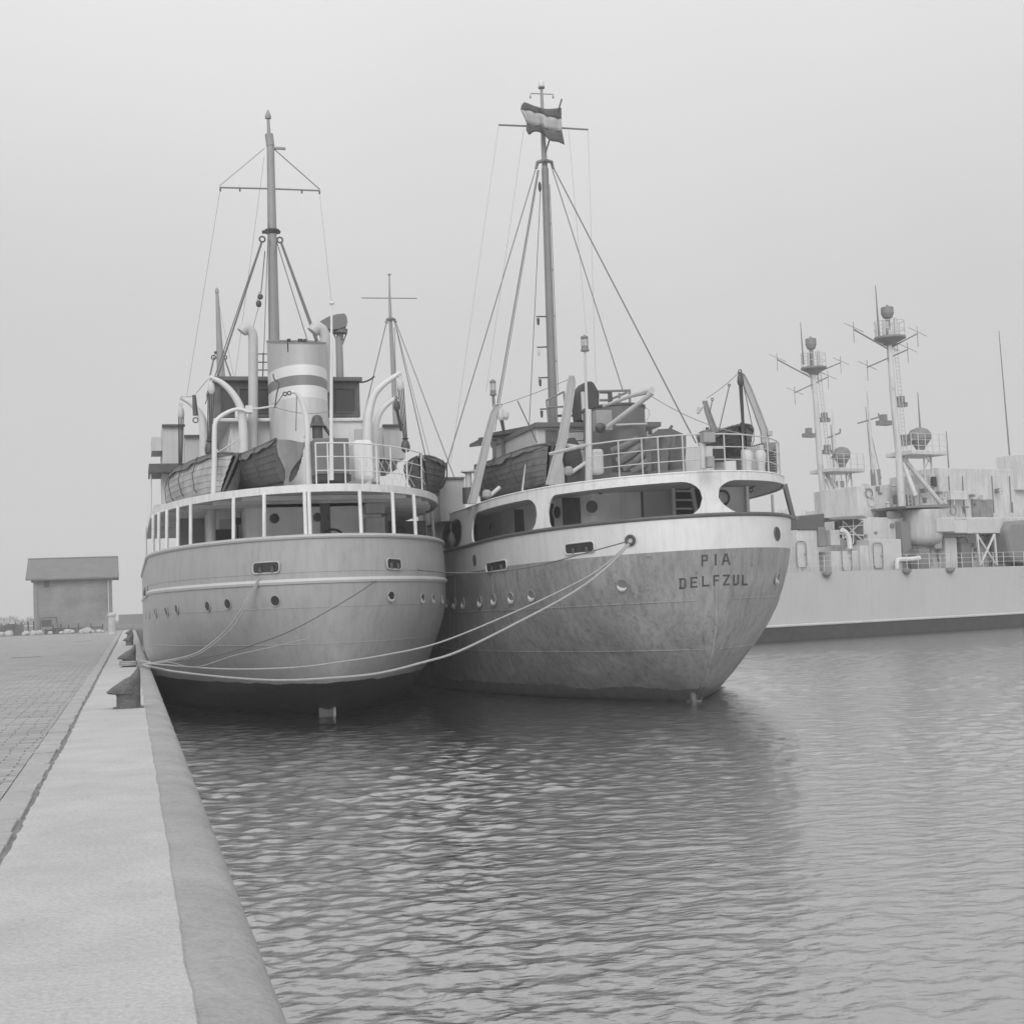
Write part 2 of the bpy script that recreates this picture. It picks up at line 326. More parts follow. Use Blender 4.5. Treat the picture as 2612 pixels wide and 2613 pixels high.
# bollards: iron post with a slanted horn leaning away from the water
iron = mat('rusty_bollard_iron', .095, .55, .35, 7, spots=.35, bump=.5, bscale=25)
def bollard(x, y, z, label, rot=0.):
    lv = [(0, -.365, 0, .20), (.02, -.36, 0, .185), (.17, -.355, 0, .18), (.21, -.37, 0, .19), (.225, -.48, 0, .21), (.25, -.51, 0, .215), (.30, -.45, .003, .215), (.38, -.33, .004, .21), (.44, -.24, .004, .2), (.47, -.16, .004, .17), (.54, -.09, .002, .13), (.60, -.05, -.004, .09), (.625, -.03, -.012, .04)]
    g = MB(); n = 24; vs = []
    for h, a, b, w in lv:
        cx, hx = (a+b)/2, (b-a)/2
        for k in range(n):
            t = 2*math.pi*k/n; ct, st = math.cos(t), math.sin(t)
            e = .62 if h < .22 else .75
            vs.append((x+cx+hx*math.copysign(abs(ct)**e, ct), y+w*math.copysign(abs(st)**e, st), z+h))
    m_ = len(lv); g.add(vs, [(i*n+k, i*n+(k+1) % n, (i+1)*n+(k+1) % n, (i+1)*n+k) for i in range(m_-1) for k in range(n)]+[tuple((m_-1)*n+k for k in range(n))])
    o = g.build('bollard', iron, smooth=True, loc=(x, y, z)); g = MB()
    g.box(x-.41, x+.045, y-.24, y+.24, z-.03, z+.012); g.build('base_plate', iron, parent=o, bevel=.01)
    tag(o, label, 'bollard', 'iron mooring bollards along the quay edge'); return o
bollard(.13, 22.5, 1.5, 'nearest and largest dark iron bollard with a sloping horn, standing bare on the quay edge')
bollard(.13, 40.5, 1.5, 'second bollard along the quay edge, the one wrapped in pale mooring ropes')
bollard(.13, 70, 1.5, 'third bollard along the quay, small and dark just beyond the roped one')
bollard(.13, 98, 1.5, 'farthest small dark bollard near the ship side at the end of the quay edge')
# ------------------------------------------------------------------ brick shed
def brick_fn(nt, b, L):
    tc = nd(nt, 'ShaderNodeTexCoord'); mp = nd(nt, 'ShaderNodeMapping'); mp.inputs['Rotation'].default_value = (math.pi/2, 0, 0)
    br = nd(nt, 'ShaderNodeTexBrick'); br.inputs['Brick Width'].default_value = .24; br.inputs['Row Height'].default_value = .08; br.inputs['Scale'].default_value = 1
    br.inputs['Color1'].default_value = (.25,)*3+(1,); br.inputs['Color2'].default_value = (.21,)*3+(1,); br.inputs['Mortar'].default_value = (.24,)*3+(1,)
    br.inputs['Mortar Size'].default_value = .006
    L(tc.outputs['Object'], mp.inputs[0]); L(mp.outputs[0], br.inputs[0])
    n = nd(nt, 'ShaderNodeTexNoise'); n.inputs['Scale'].default_value = .5; n.inputs['Detail'].default_value = 6; L(tc.outputs['Object'], n.inputs[0])
    r = nd(nt, 'ShaderNodeMapRange'); r.inputs[1].default_value = .3; r.inputs[2].default_value = .7; r.inputs[3].default_value = .75; r.inputs[4].default_value = 1.2; L(n.outputs[0], r.inputs[0])
    mm = nd(nt, 'ShaderNodeVectorMath', operation='SCALE'); L(br.outputs[0], mm.inputs[0]); L(r.outputs[0], mm.inputs['Scale']); L(mm.outputs[0], b.inputs['Base Color'])
brick = node_mat('brick', brick_fn)
SY = 148.
x0, x1 = P(87, 1600, SY).x, P(286, 1600, SY).x; zt = P(190, 1473, SY).z; zr = P(190, 1430, SY+3).z+.1
W = empty('brick_shed', ((x0+x1)/2, SY, 1.5), 'square windowless brick shed with a low pitched roof at the far end of the quay', 'shed')
g = MB(); g.box(x0, x1, SY, SY+7, 1.45, zt); g.prism([(x0, SY, zt), (x0, SY+7, zt), (x0, SY+3.5, zr-.12)], (x1-x0, 0, 0))
g.build('wall', brick, W)
g = MB()
for sx0 in (x0-.02, x1-.36): g.box(sx0, sx0+.38, SY-.09, SY+.02, 1.45, zt-.02)
g.box(x0+.38, x1-.38, SY-.04, SY+.02, zt-.35, zt-.03); g.build('pilaster', brick, W)
roofm = mat('roof_tiles', .17, .8, .12, 1, bump=.4, bscale=8)
g = MB(); e = .45
for s_, ya, yb in ((1, SY-.75, SY+3.5), (-1, SY+7.75, SY+3.5)):
    za = zt-.22; g.hexa([(x0-.7, ya, za), (x1+.7, ya, za), (x1+.7, yb, zr), (x0-.7, yb, zr), (x0-.7, ya, za+.16), (x1+.7, ya, za+.16), (x1+.7, yb, zr+.16), (x0-.7, yb, zr+.16)])
rf = g.build('roof', roofm, W)
g = MB(); g.tube([(x0-.7, SY+3.5, zr+.17), (x1+.7, SY+3.5, zr+.17)], .09); g.build('ridge_tile', roofm, rf)
g = MB(); c = P(119, 1490, SY); g.box(c.x-.25, c.x+.25, SY-.05, SY+.02, c.z-.35, c.z+.3); g.build('vent_opening', darkm, W)
c = P(280, 1480, SY); g = MB(); g.tube([(x1-.3, SY-.2, zt-.3), (x1-.28, SY-.13, 1.6)], .06); g.build('downpipe', offw, W)
# pale post and bits near the shed
c = PZ(286, 1620, 1.5); g = MB(); h = 1.0; g.lathe((c.x, c.y, 1.5), [(.34, 0), (.34, .1), (.27, .16), (.27, h+.4), (.33, h+.45), (.33, h+.6), (.15, h+.72)], 8)
tag(g.build('mooring_post', mat('weathered_whitewash', .45, .8, .12, 2, spots=.3), smooth=True, loc=(c.x, c.y, 1.5)), 'pale squat post standing on the quay in front of the shed corner', 'post')
FY = 138.
def fence(pxs, label, z1, extra):
    p0 = P(pxs[0], 1590, FY); r = empty('post_fence', (p0.x, FY, 1.5), label, 'fence'); tops = []
    for q in pxs:
        x = P(q, 1590, FY).x; g = MB(); g.box(x-.06, x+.06, FY-.06, FY+.06, 1.45, z1+random.uniform(-.1, .15)); g.build('post', darkm, r)
    xa, xb = P(pxs[0], 1590, FY).x, P(pxs[-1], 1590, FY).x
    g = MB(); g.box(xa, xb, FY-.03, FY+.0, z1-.45, z1-.33); g.build('top_rail', extra, r)
    g = MB(); g.box(xa, xb, FY-.03, FY+.0, z1-1.0, z1-.9); g.build('lower_rail', darkm, r)
fence([-90, -60, -30, 4, 22, 40, 55, 72, 86], 'low rail fence with dark posts left of the brick shed', 2.75, offw)
fence([135, 155, 175, 200, 232, 262], 'low dark post fence running along the foot of the shed wall', 2.35, darkm)
g = MB(); cpt = P(126, 1585, 136); g.tube([(cpt.x-.8, 136, 1.5), (cpt.x-.8, 136, 3.0), (cpt.x+.6, 136, 3.05), (cpt.x+.8, 136, 1.5)], .05, 6); g.box(cpt.x-.7, cpt.x+.2, 136, 136.05, 2.2, 2.85)
tag(g.build('notice_frame', darkm, loc=(cpt.x, 136, 1.5)), 'small dark framed board on posts in front of the shed wall', 'notice board')
wst = mat('white_stone', .4, .8, .15, 2)
stones = [(2, 1604, .45), (22, 1602, .55), (66, 1602, .5), (84, 1601, .45), (100, 1600, .5), (128, 1600, .35), (156, 1598, .3), (172, 1593, .5), (182, 1598, .4), (208, 1591, .4), (222, 1596, .6), (236, 1599, .3), (252, 1592, .35), (262, 1594, .25)]
stl = ['leftmost whitish boulder at the left frame edge', 'pale round boulder second from the left frame edge', 'pale boulder first left of the shed corner group', 'pale boulder between two others by the left shed corner',
 'pale boulder just at the left shed corner', 'whitish block under the framed notice board', 'small low white stone right of the notice board', 'upright white block leaning on the shed foot, left one of the two tallest', 'white block beside the left tall block at the shed foot',
 'upright white block at the middle right of the shed foot', 'long low pale mound right of the upright block at the shed foot', 'small white stone right of the long pale mound', 'small pale stone near the right shed pilaster', 'last small white stone before the pale post']
for (px, py, s), lb in zip(stones, stl):
    c = PZ(px, py+6, 1.5); c = P(px, py, 134); bm = bmesh.new(); bmesh.ops.create_icosphere(bm, subdivisions=2, radius=s*.66)
    for v in bm.verts: v.co *= random.uniform(.8, 1.12); v.co.z *= .9; v.co.x *= 1.15
    me = bpy.data.meshes.new('boulder'); bm.to_mesh(me); bm.free(); me.materials.append(wst)
    o = bpy.data.objects.new('boulder', me); COL.objects.link(o); o.location = (c.x, 134, 1.5+s*.35); ORG[o] = tuple(o.location); tag(o, lb, 'boulder', 'whitish boulders in front of the shed')
# ------------------------------------------------------------------ bare winter trees
barkm = mat('bare_bark', .1, .9, .2, 3)
def tree(x, y, z, h, label, group, seed):
    rs = random.Random(seed); tr = MB(); cr_ = MB()
    def grow(p, d, l, r, lev):
        q = p+d*l; (tr if lev < 1 else cr_).tube([p, p.lerp(q, .5)+V((rs.uniform(-1, 1), rs.uniform(-1, 1), 0))*l*.05, q], [r, r*.85, r*.7], 5 if lev < 2 else 3)
        if lev >= 5: return
        for k in range(rs.choice((2, 3, 3)) if lev else 4):
            nd_ = (d+V((rs.uniform(-1, 1), rs.uniform(-1, 1), rs.uniform(-.3, .6)))*.62).normalized(); grow(q if k else q, nd_, l*rs.uniform(.6, .85), r*.6, lev+1)
    grow(V((x, y, z)), V((0, 0, 1)), h*.28, h*.02, 0)
    R_ = empty('bare_tree', (x, y, z), label, 'tree', group); tr.build('trunk', barkm, R_); cr_.build('crown', barkm, R_)
for i, (px, py, Y, h, lb) in enumerate([(1995, 1330, 195, 15, 'bare winter tree whose twigs show at the stern of the right coaster'), (2035, 1330, 200, 16, 'bare winter tree just left of the naval mast, right of the coaster stern'),
        (2070, 1330, 207, 14, 'bare winter tree half hidden behind the left naval mast')]):
    p = P(px, py, Y); tree(p.x, p.y, 1.6, h, lb, 'bare trees on the far bank', 11+i)
rs = random.Random(8); g = MB()      # faint low woodland on the horizon beyond the fence
for k in range(5200):
    x = rs.uniform(-60, -8); y = 300+rs.uniform(-6, 10); hmax = 1.5+.4*math.sin(x*.7)+.3*math.sin(x*1.9+1)+.4*rs.random(); z = 1.4+hmax*rs.random()**.8; d = V((rs.uniform(-.5, .5), rs.uniform(-.2, .2), rs.uniform(.1, .8)))
    g.add([(x, y, z), (x+.06, y, z), tuple(V((x, y, z))+d)], [(0, 1, 2)])
tag(g.build('distant_wood', barkm), kind='stuff')
for (xa, xb, nm_lab, hh) in ((-30, x0-.2, 'low dark wall behind the pale boulders left of the shed', 1.0), (x0+1.6, x1-.6, 'low dark planting bed wall along the foot of the shed front', .45)):
    g = MB(); n_ = 26
    for k in range(n_):
        a_, b_ = xa+(xb-xa)*k/n_, xa+(xb-xa)*(k+1)/n_; g.box(a_, b_-.04, 136.6, 137.2, 1.45, 1.5+hh+rs.uniform(-.12, .12))
    tag(g.build('low_wall', mat('low_wall_grey', .13, .9, .3, .8), loc=((xa+xb)/2, 136.9, 1.5)), nm_lab, 'wall')
# ------------------------------------------------------------------ ship hull tools
def bf(d, B, L, p, q): 
    x = min(max(d/L, 0), 1); return B*(1-(1-x)**p)**(1/q)
def interp(tab, z):
    zs = [t[0] for t in tab]; return [float(np.interp(z, zs, [t[k] for t in tab])) for k in range(1, len(tab[0]))]
class Ship:
    def __init__(s, cx, tab, p, length, bow0, zfun):
        s.cx, s.tab, s.p, s.length, s.bow0, s.zfun = cx, tab, p, length, bow0, zfun
    def half(s, z, n=46, inset=0., far=None):     # list of (half breadth, y) from the stern centre forward, one side
        ys, L_, q, B = interp(s.tab, z); r = []
        y0 = s.tab[-1][1]; Ltot = s.length
        for i in range(n+1):
            u = i/n; d = (u**2.1)*(Ltot-(ys-y0)) if far is None else (u**2.1)*far
            b = bf(d, B, L_, s.p, q); db = d+(ys-y0)
            if db > s.bow0:
                w = (db-s.bow0)/(Ltot-s.bow0); w2 = min(1, w); k_ = 2.6-(max(0, (3-z))*.35); b *= max(0, 1-w2**max(1.2, k_))
            r.append((max(0, b-inset) if d > 0 else 0, ys+d+inset*(1-u)))
        return r
    def outline(s, z, n=46, inset=0., far=None):  # port forward -> stern -> starboard forward, 3D
        h = s.half(z, n, inset, far)
        pts = [(s.cx-b, y) for b, y in h[::-1]]+[(s.cx+b, y) for b, y in h[1:]]
        return [V((x, y, z+s.zfun(x-s.cx, y, z))) for x, y in pts]
def loft(mb, lines, mi=0):
    n = len(lines[0]); vs = [p for l in lines for p in l]
    return mb.add(vs, [(i*n+j, i*n+j+1, (i+1)*n+j+1, (i+1)*n+j) for i in range(len(lines)-1) for j in range(n-1)], mi)
def offset(line, d, dz=0.):   # push an outline outwards in plan
    r = []
    for i, p in enumerate(line):
        t = line[min(i+1, len(line)-1)]-line[max(i-1, 0)]; nrm = V((t.y, -t.x, 0))
        nrm = nrm.normalized() if nrm.length > 1e-6 else V((0, -1, 0)); r.append(p+nrm*(-d if False else d)+V((0, 0, dz)))
    return r
def deckfill(mb, line, dz=0., mi=0):
    n = len(line); l = [V(p)+V((0, 0, dz)) for p in line]; h = n//2
    for i in range(h): mb.quadpts(l[i], l[i+1], l[n-2-i], l[n-1-i], mi)
def resample(line, step):
    out_ = [line[0]]; acc = 0
    for a, b in zip(line, line[1:]):
        d = (b-a).length; 
        if d == 0: continue
        while acc+d >= step:
            t = (step-acc)/d; a = a.lerp(b, t); out_.append(a); d = (b-a).length; acc = 0
            if d == 0: break
        acc += d
    return out_
def bvh(ob):
    me = ob.data; o = V(ORG[ob]); return BVHTree.FromPolygons([tuple(v.co+o) for v in me.vertices], [tuple(p.vertices) for p in me.polygons])
def hit(t, px, py):
    r = ray(px, py).normalized(); l, n, i, d = t.ray_cast(CAM, r)
    if l is None: return None, None
    if n.dot(r) > 0: n = -n
    return l, n
def near_on(line, px, py=None):    # the outline point (near side) whose projection is closest to px
    best = None
    for a, b in zip(line, line[1:]):
        for k in range(8):
            q = a.lerp(b, k/8); u, v = pxof(q)
            if q.y > line[0].y-.1 and False: continue
            s = abs(u-px)+(abs(v-py)*.7 if py is not None else 0)
            if best is None or s < best[0]: best = (s, q)
    return best[1]
def porthole(tree, px, py, R, par, rimm, glassm, light=None, lip=.26):
    l, n = hit(tree, px, py)
    if l is None: return
    g = MB(); g.disc(l+n*.022, n, R, 20); w = g.build('porthole', glassm, par)
    g = MB(); g.ring(l+n*.02, n, R*1.04, R*.11, 22); g.build('frame', rimm, w, smooth=True)
    if light is not None:    # pale lower lip of the deep frame, its caught light painted in the colour
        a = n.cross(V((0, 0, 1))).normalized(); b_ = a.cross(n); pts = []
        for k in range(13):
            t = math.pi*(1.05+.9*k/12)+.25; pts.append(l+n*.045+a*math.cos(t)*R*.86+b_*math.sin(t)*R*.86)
        g = MB(); g.tube(pts, [R*(.04+lip*math.sin(math.pi*k/12)) for k in range(13)], 6); g.build('frame_lip_lit', light, w, smooth=True)
def rrect_pts(w, h, r, n=5):
    pts = []
    for cx, cz, a0 in ((w/2-r, h/2-r, 0), (-w/2+r, h/2-r, 90), (-w/2+r, -h/2+r, 180), (w/2-r, -h/2+r, 270)):
        for k in range(n+1): t = math.radians(a0+90*k/n); pts.append((cx+r*math.cos(t), cz+r*math.sin(t)))
    return pts
def fairlead(tree, px0, py0, px1, py1, h, par, rimm, name='fairlead', rollers=True, r=None):
    a, na = hit(tree, px0, py0); b, nb = hit(tree, px1, py1)
    if a is None or b is None: print('fairlead missed', px0); return
    ax = (b-a); w = ax.length; ax.normalize(); n = (na+nb).normalized(); up = ax.cross(n).normalized()
    if up.z < 0: up = -up
    r = r or h*.35; c = (a+b)/2; 
    def q(u, v, o): 
        base = a.lerp(b, u/w+.5)+n*.03; return base+up*v+n*o
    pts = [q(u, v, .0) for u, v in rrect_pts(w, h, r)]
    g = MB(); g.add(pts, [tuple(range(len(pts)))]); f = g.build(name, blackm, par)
    g = MB(); pp = [q(u, v, .01) for u, v in rrect_pts(w+.02, h+.02, r)]; g.tube(pp+[pp[0]], .022, 6, cap=False); g.build('rim', rimm, f, smooth=True)
    if rollers:
        for u in (-w*.22, w*.25):
            g = MB(); g.tube([q(u, -h*.46, .015), q(u, h*.1, .015), q(u, h*.14, .015)], [.05, .05, .075], 10); g.build('roller', darkm, f, smooth=True)
    return f
def posts_rail(par, pts, heights, r=.013, postr=.02, m=None, every=1, name='railing', base=0.):
    g = MB(); line = [V(p) for p in pts]
    for h in heights[:-1]: g.tube([p+V((0, 0, h)) for p in line], r, 6)
    g.tube([p+V((0, 0, heights[-1])) for p in line], r*1.5, 8)
    for i, p in enumerate(line):
        if i % every == 0: g.tube([p+V((0, 0, base)), p+V((0, 0, heights[-1]))], postr, 6)
    return g.build(name, m or white, par, smooth=True)
def mast(par, base, top, r0, r1, m, name='mast'):
    g = MB(); b, t = V(base), V(top); n = 6; g.tube([b.lerp(t, i/n) for i in range(n+1)], [r0+(r1-r0)*i/n for i in range(n+1)], 16); return g.build(name, m, par, smooth=True)
def stay(par, a, b, r=.012, m=None, sag=0., name='stay'):
    g = MB(); g.tube(sagline(a, b, sag, 10) if sag else [a, b], r, 5); return g.build(name, m or wirem, par)
def block(par, c, h=.22, m=None, name='pulley_block'):
    g = MB(); c = V(c); g.lathe(c-V((0, 0, h/2)), [(.02, 0), (.07, h*.15), (.085, h*.5), (.07, h*.85), (.02, h)], 10, sx=1.2, sy=.8); g.ring(c+V((0, 0, h*.62)), (0, 1, 0), .04, .012, 10); return g.build(name, m or darkm, par, smooth=True)
# ------------------------------------------------------------------ clinker boats
def lifeboat(label, group, A, B, beam, depth, roll, hullm, coverm, strapm, transom=True, patches=None, cat='lifeboat', cover=True, strakes=8):
    A, B = V(A), V(B)     # keel ends: A near (stern), B far (bow)
    d = (B-A); Lb = d.length; d.normalize(); side = V((d.y, -d.x, 0)).normalized(); upv = side.cross(d).normalized()
    side, upv = side*math.cos(roll)+upv*math.sin(roll), upv*math.cos(roll)-side*math.sin(roll)
    R_ = empty('lifeboat', tuple(A), label, cat, group); nS = 26
    def sect(u):   # half beam and depth along the boat
        f = (1-abs(2*u-1)**2.3); w = beam/2*max(.02, f)**.5
        if transom and u < .5: w = beam/2*(.62+.38*(1-(1-2*u)**2))
        sh = depth*(1+.28*(2*u-1)**2); keel = depth*(.10*abs(2*u-1)**4) if not transom else depth*(.1*max(0, 2*u-1)**4+.02)
        return w, sh, keel
    lines = []
    for i in range(nS+1):
        u = i/nS; w, sh, kl = sect(u); o = A+d*(u*Lb); full = [ ]
        half = []
        for k in range(strakes+1):
            t = k/strakes; ang = t*math.pi/2
            ww = w*(math.sin(ang)**.75); hh = kl+(sh-kl)*(1-math.cos(ang)**1.15) if t < 1 else sh
            half.append((ww, hh))
        prof = []
        for k in range(strakes):
            (w0, h0), (w1, h1) = half[k], half[k+1]
            prof.append((w0+(.022 if k else 0), h0)); prof.append((w1+.004, h1+.0))
        line = [o-side*a+upv*b_ for a, b_ in prof[::-1]]+[o+side*a+upv*b_ for a, b_ in prof]
        lines.append(line)
    g = MB(); loft(g, lines)
    if transom: g.add(lines[0], [tuple(range(len(lines[0])))])
    hull = g.build('hull', hullm, R_, smooth=True)
    if transom:
        w, sh, kl = sect(0); o = A-d*.03; hw_ = [(w*.98, sh), (w*.97, sh*.82), (w*.8, sh*.62), (w*.42, sh*.42), (w*.2, sh*.28), (w*.13, sh*.1), (w*.2, -.06)]
        g = MB(); g.prism([o-side*a+upv*b_ for a, b_ in hw_]+[o+side*a+upv*b_ for a, b_ in hw_[::-1]], -d*.04); g.build('transom', mat('transom_grey', .24, .6, .15, 4, streak=.25), R_)
    g = MB(); k = []
    for sg in (-1, 1):
        g.tube([A+d*(i/nS*Lb)+side*sg*(sect(i/nS)[0]+.02)+upv*sect(i/nS)[1] for i in range(nS+1)], .045, 6)
    g.build('gunwale', woodd, R_, smooth=True)
    g = MB(); g.tube([A+d*(i/nS*Lb)+upv*(sect(i/nS)[2]-.03) for i in range(nS+1)], .05, 6)
    if not transom: g.tube([A+upv*sect(0)[2], A-d*.05+upv*(sect(0)[1]+.08)], .05, 6)
    g.tube([B+upv*sect(1)[2], B+d*.05+upv*(sect(1)[1]+.12)], .06, 6)
    g.build('keel', woodd, R_, smooth=True)
    if cover:
        cl = []
        for i in range(nS+1):
            u = i/nS; w, sh, kl = sect(u); o = A+d*(u*Lb); rd = .24*(1-abs(2*u-1)**3)*depth+.03; ln = []
            for k in range(9):
                t = k/8*2-1; z_ = sh+rd*(1-abs(t))-.025*math.sin(u*50)*(1-abs(t)) ; ln.append(o+side*(w+.055)*t+upv*z_)
            ef = min(1, 7*min(u, 1-u)+.15); w = w-.05*(1-ef); dr = (.15*depth+.03*math.sin(u*43)+.07*(math.sin(u*19+1) > .2))*ef
            ln = [o-side*(w+.075)+upv*(sh-dr)]+ln+[o+side*(w+.075)+upv*(sh-dr)]; cl.append(ln)
        g = MB(); loft(g, cl); g.add(cl[0], [tuple(range(11))]); g.add(cl[-1], [tuple(range(11))]); g.build('canvas_cover', coverm, R_)
    for u in (.22, .42, .64, .82):
        g = MB(); w, sh, kl = sect(u); o = A+d*(u*Lb); g.tube([o+side*sg_*(ww)+upv*hh for sg_, ww, hh in ((-1, w+.09, sh+.03), (-1, w*.98+.05, sh*.55), (-1, w*.7+.03, sh*.2), (-1, w*.05, kl-.05), (1, w*.7+.03, sh*.2), (1, w*.98+.05, sh*.55), (1, w+.09, sh+.03))], .014, 5); g.build('lashing', strapm, R_)
    return R_
# ================================================================== SHIP A (left, grey counter stern)
tabA = [(-.6, 40.5, 17, 1.05, 4.0), (0, 39.1, 14.2, 1.1, 4.57), (.1, 38.7, 14.0, 1.12, 4.57), (.3, 38.1, 13.9, 1.24, 4.57), (.6, 37.5, 13.8, 1.37, 4.57), (.9, 37.05, 13.5, 1.47, 4.57), (1.2, 36.8, 13.1, 1.56, 4.57), (1.6, 36.6, 12.3, 1.66, 4.57),
        (2, 36.48, 11.4, 1.75, 4.57), (2.5, 36.36, 10.4, 1.86, 4.57), (3, 36.26, 10.0, 1.95, 4.57), (3.6, 36.2, 10.0, 2, 4.57), (4.2, 36.24, 10.0, 2, 4.57), (4.75, 36.3, 10.2, 2, 4.57)]
def zfA(t, y, z):
    f = max(0, (y-70)/18); return (max(0, z-.5)/4.25)*(1.6*f*f) + (max(0, z-1)/3.75)*-.04*min(1, (y-36)/10)
SA = Ship(5.13, tabA, 2.0, 52, 30, zfA)
A = empty('coastal_ship', (5.15, 38, 0), 'grey coaster with round stern and banded funnel lying against the quay', 'ship')
# hull paint with a ragged dark boot-topping
def hull_mat(name, v_up, v_boot, zb, wob, streak, spots, vwhite=None, seam=()):
    M = bpy.data.materials.new(name); M.use_nodes = True; nt = M.node_tree; b = nt.nodes['Principled BSDF']; L = nt.links.new
    b.inputs['Roughness'].default_value = .42; b.inputs['Specular IOR Level'].default_value = .35
    ge = nd(nt, 'ShaderNodeNewGeometry'); sp = nd(nt, 'ShaderNodeSeparateXYZ'); L(ge.outputs['Position'], sp.inputs[0])
    tc = nd(nt, 'ShaderNodeTexCoord')
    def noise(sc, det, rough=.6, mapscale=None, rot=None):
        n = nd(nt, 'ShaderNodeTexNoise'); n.inputs['Scale'].default_value = sc; n.inputs['Detail'].default_value = det; n.inputs['Roughness'].default_value = rough
        if mapscale:
            mp = nd(nt, 'ShaderNodeMapping'); mp.inputs['Scale'].default_value = mapscale
            if rot: mp.inputs['Rotation'].default_value = rot
            L(tc.outputs['Object'], mp.inputs[0]); L(mp.outputs[0], n.inputs[0])
        else: L(tc.outputs['Object'], n.inputs[0])
        return n.outputs[0]
    def rng_(x, a, b_, c, d):
        r = nd(nt, 'ShaderNodeMapRange'); r.inputs[1].default_value = a; r.inputs[2].default_value = b_; r.inputs[3].default_value = c; r.inputs[4].default_value = d; L(x, r.inputs[0]); return r.outputs[0]
    def op(o, x, y):
        q = nd(nt, 'ShaderNodeMath', operation=o)
        for i, t in enumerate((x, y)):
            if isinstance(t, (int, float)): q.inputs[i].default_value = t
            else: L(t, q.inputs[i])
        return q.outputs[0]
    wobn = op('ADD', rng_(noise(.5, 2), .3, .7, -wob, wob), rng_(noise(5, 6, .75), .3, .7, -wob*.35, wob*.35))
    zz = op('SUBTRACT', sp.outputs[2], wobn)
    fac = rng_(zz, zb-.012, zb+.012, 0, 1)
    up = rng_(noise(.55, 7), .3, .7, 1-.07, 1+.07)
    if streak: 
        up = op('MULTIPLY', up, rng_(noise(2.4, 9, .68, (2.6, 2.6, .35)), .46, .7, 1.06, 1-streak))
        up = op('MULTIPLY', up, rng_(noise(3.0, 9, .7, (2.2, 2.2, .5), (0, .75, 0)), .52, .66, 1.0, 1-streak*.75))
    if spots: 
        msk = op('MULTIPLY', rng_(noise(9, 8, .75), .55, .66, 0, 1), rng_(noise(.9, 4), .42, .6, 0.15, 1)); up = op('MULTIPLY', up, op('SUBTRACT', 1, op('MULTIPLY', msk, spots)))
    up = op('MULTIPLY', up, v_up)
    if spots > .3:      # grime rising from the waterline, broken by the plating
        gr = op('ADD', sp.outputs[2], rng_(noise(1.1, 8, .7, (1.5, 1.5, .6)), .3, .7, -.7, .7)); up = op('MULTIPLY', up, rng_(gr, .3, 1.7, .62, 1))
        up = op('MULTIPLY', up, rng_(noise(.33, 3), .4, .62, .82, 1.1)); up = op('MULTIPLY', up, rng_(noise(4, 9, .7, (4.5, 4.5, .12)), .55, .68, 1, .74))
    lo = op('MULTIPLY', rng_(noise(2.2, 8, .7), .3, .7, .7, 1.5), v_boot)
    mx = nd(nt, 'ShaderNodeMix', data_type='FLOAT'); L(fac, mx.inputs[0]); L(lo, mx.inputs[2]); L(up, mx.inputs[3]); L(mx.outputs[0], b.inputs['Base Color'])
    bp = nd(nt, 'ShaderNodeBump'); bp.inputs['Strength'].default_value = .5; bp.inputs['Distance'].default_value = .06
    pl = op('ADD', noise(.45, 2), op('MULTIPLY', noise(25, 3), .05))   # plates pulled in slightly between the frames
    L(pl, bp.inputs['Height']); L(bp.outputs[0], b.inputs['Normal'])
    return M
hullA_m = hull_mat('grey_hull_paint', .33, .028, .97, .05, .10, .12)
lv = [-.6, 0, .1, .3, .6, .9, 1.2, 1.6, 2, 2.5, 3, 3.3, 3.6, 4.2, 4.75]
lines = [SA.outline(z) for z in lv]
g = MB(); loft(g, lines); hullA = g.build('hull', hullA_m, A, smooth=True); tA = bvh(hullA)
g = MB(); loft(g, [SA.outline(4.70, inset=.05), SA.outline(3.7, inset=.05)]); g.build('bulwark_lining', offw, A, smooth=True)
greyA = mat('grey_rail_paint', .42, .5, .04, 2)
g = MB(); g.tube(offset(SA.outline(4.77), .0), .065, 8); g.build('bulwark_rail', greyA, A, smooth=True)
g = MB(); st = offset(SA.outline(3.62), -.03)
g.tube([V(p) for p in st], .085, 8); g.build('rubbing_strake', mat('strake_paint', .5, .5, .05, 2), A, smooth=True)
g = MB(); g.tube(SA.outline(3.86), .014, 4); g.tube(SA.outline(2.95), .012, 4); g.build('plate_seam', hullA_m, A)
g = MB(); g.tube(SA.outline(2.0), .012, 4); g.build('plate_seam', hullA_m, A)
g = MB(); deckfill(g, SA.outline(3.75, inset=.06)); g.build('main_deck', mat('deck_planks', .22, .8, .15, 3), A)
# rudder
g = MB(); g.hexa([(4.86, 38.5, -.8), (5.27, 38.5, -.8), (5.22, 40.2, -.8), (5.08, 40.2, -.8), (4.88, 38.5, .28), (5.27, 38.5, .28), (5.22, 40.2, .5), (5.08, 40.2, .5)]); rd = g.build('rudder', mat('rudder_paint', .11, .5, .2, 3), A)
g = MB(); g.tube([(5.30, 38.5, -.8), (5.30, 38.5, .42)], .04, 8); g.build('rudder_edge', mat('rudder_pale_edge', .4, .5, .2, 3), rd)
for px, py in [(373, 1568), (381, 1567), (398, 1564), (426, 1561), (452, 1555), (531, 1547), (582, 1541), (703, 1533)]: porthole(tA, px, py, .135, A, hullA_m, glassd)
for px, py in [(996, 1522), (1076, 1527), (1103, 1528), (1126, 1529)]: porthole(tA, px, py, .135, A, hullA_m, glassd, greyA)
fairlead(tA, 648, 1451, 714, 1447, .27, A, greyA); fairlead(tA, 985, 1438, 1021, 1441, .26, A, greyA); fairlead(tA, 372, 1511, 377, 1509, .3, A, greyA)
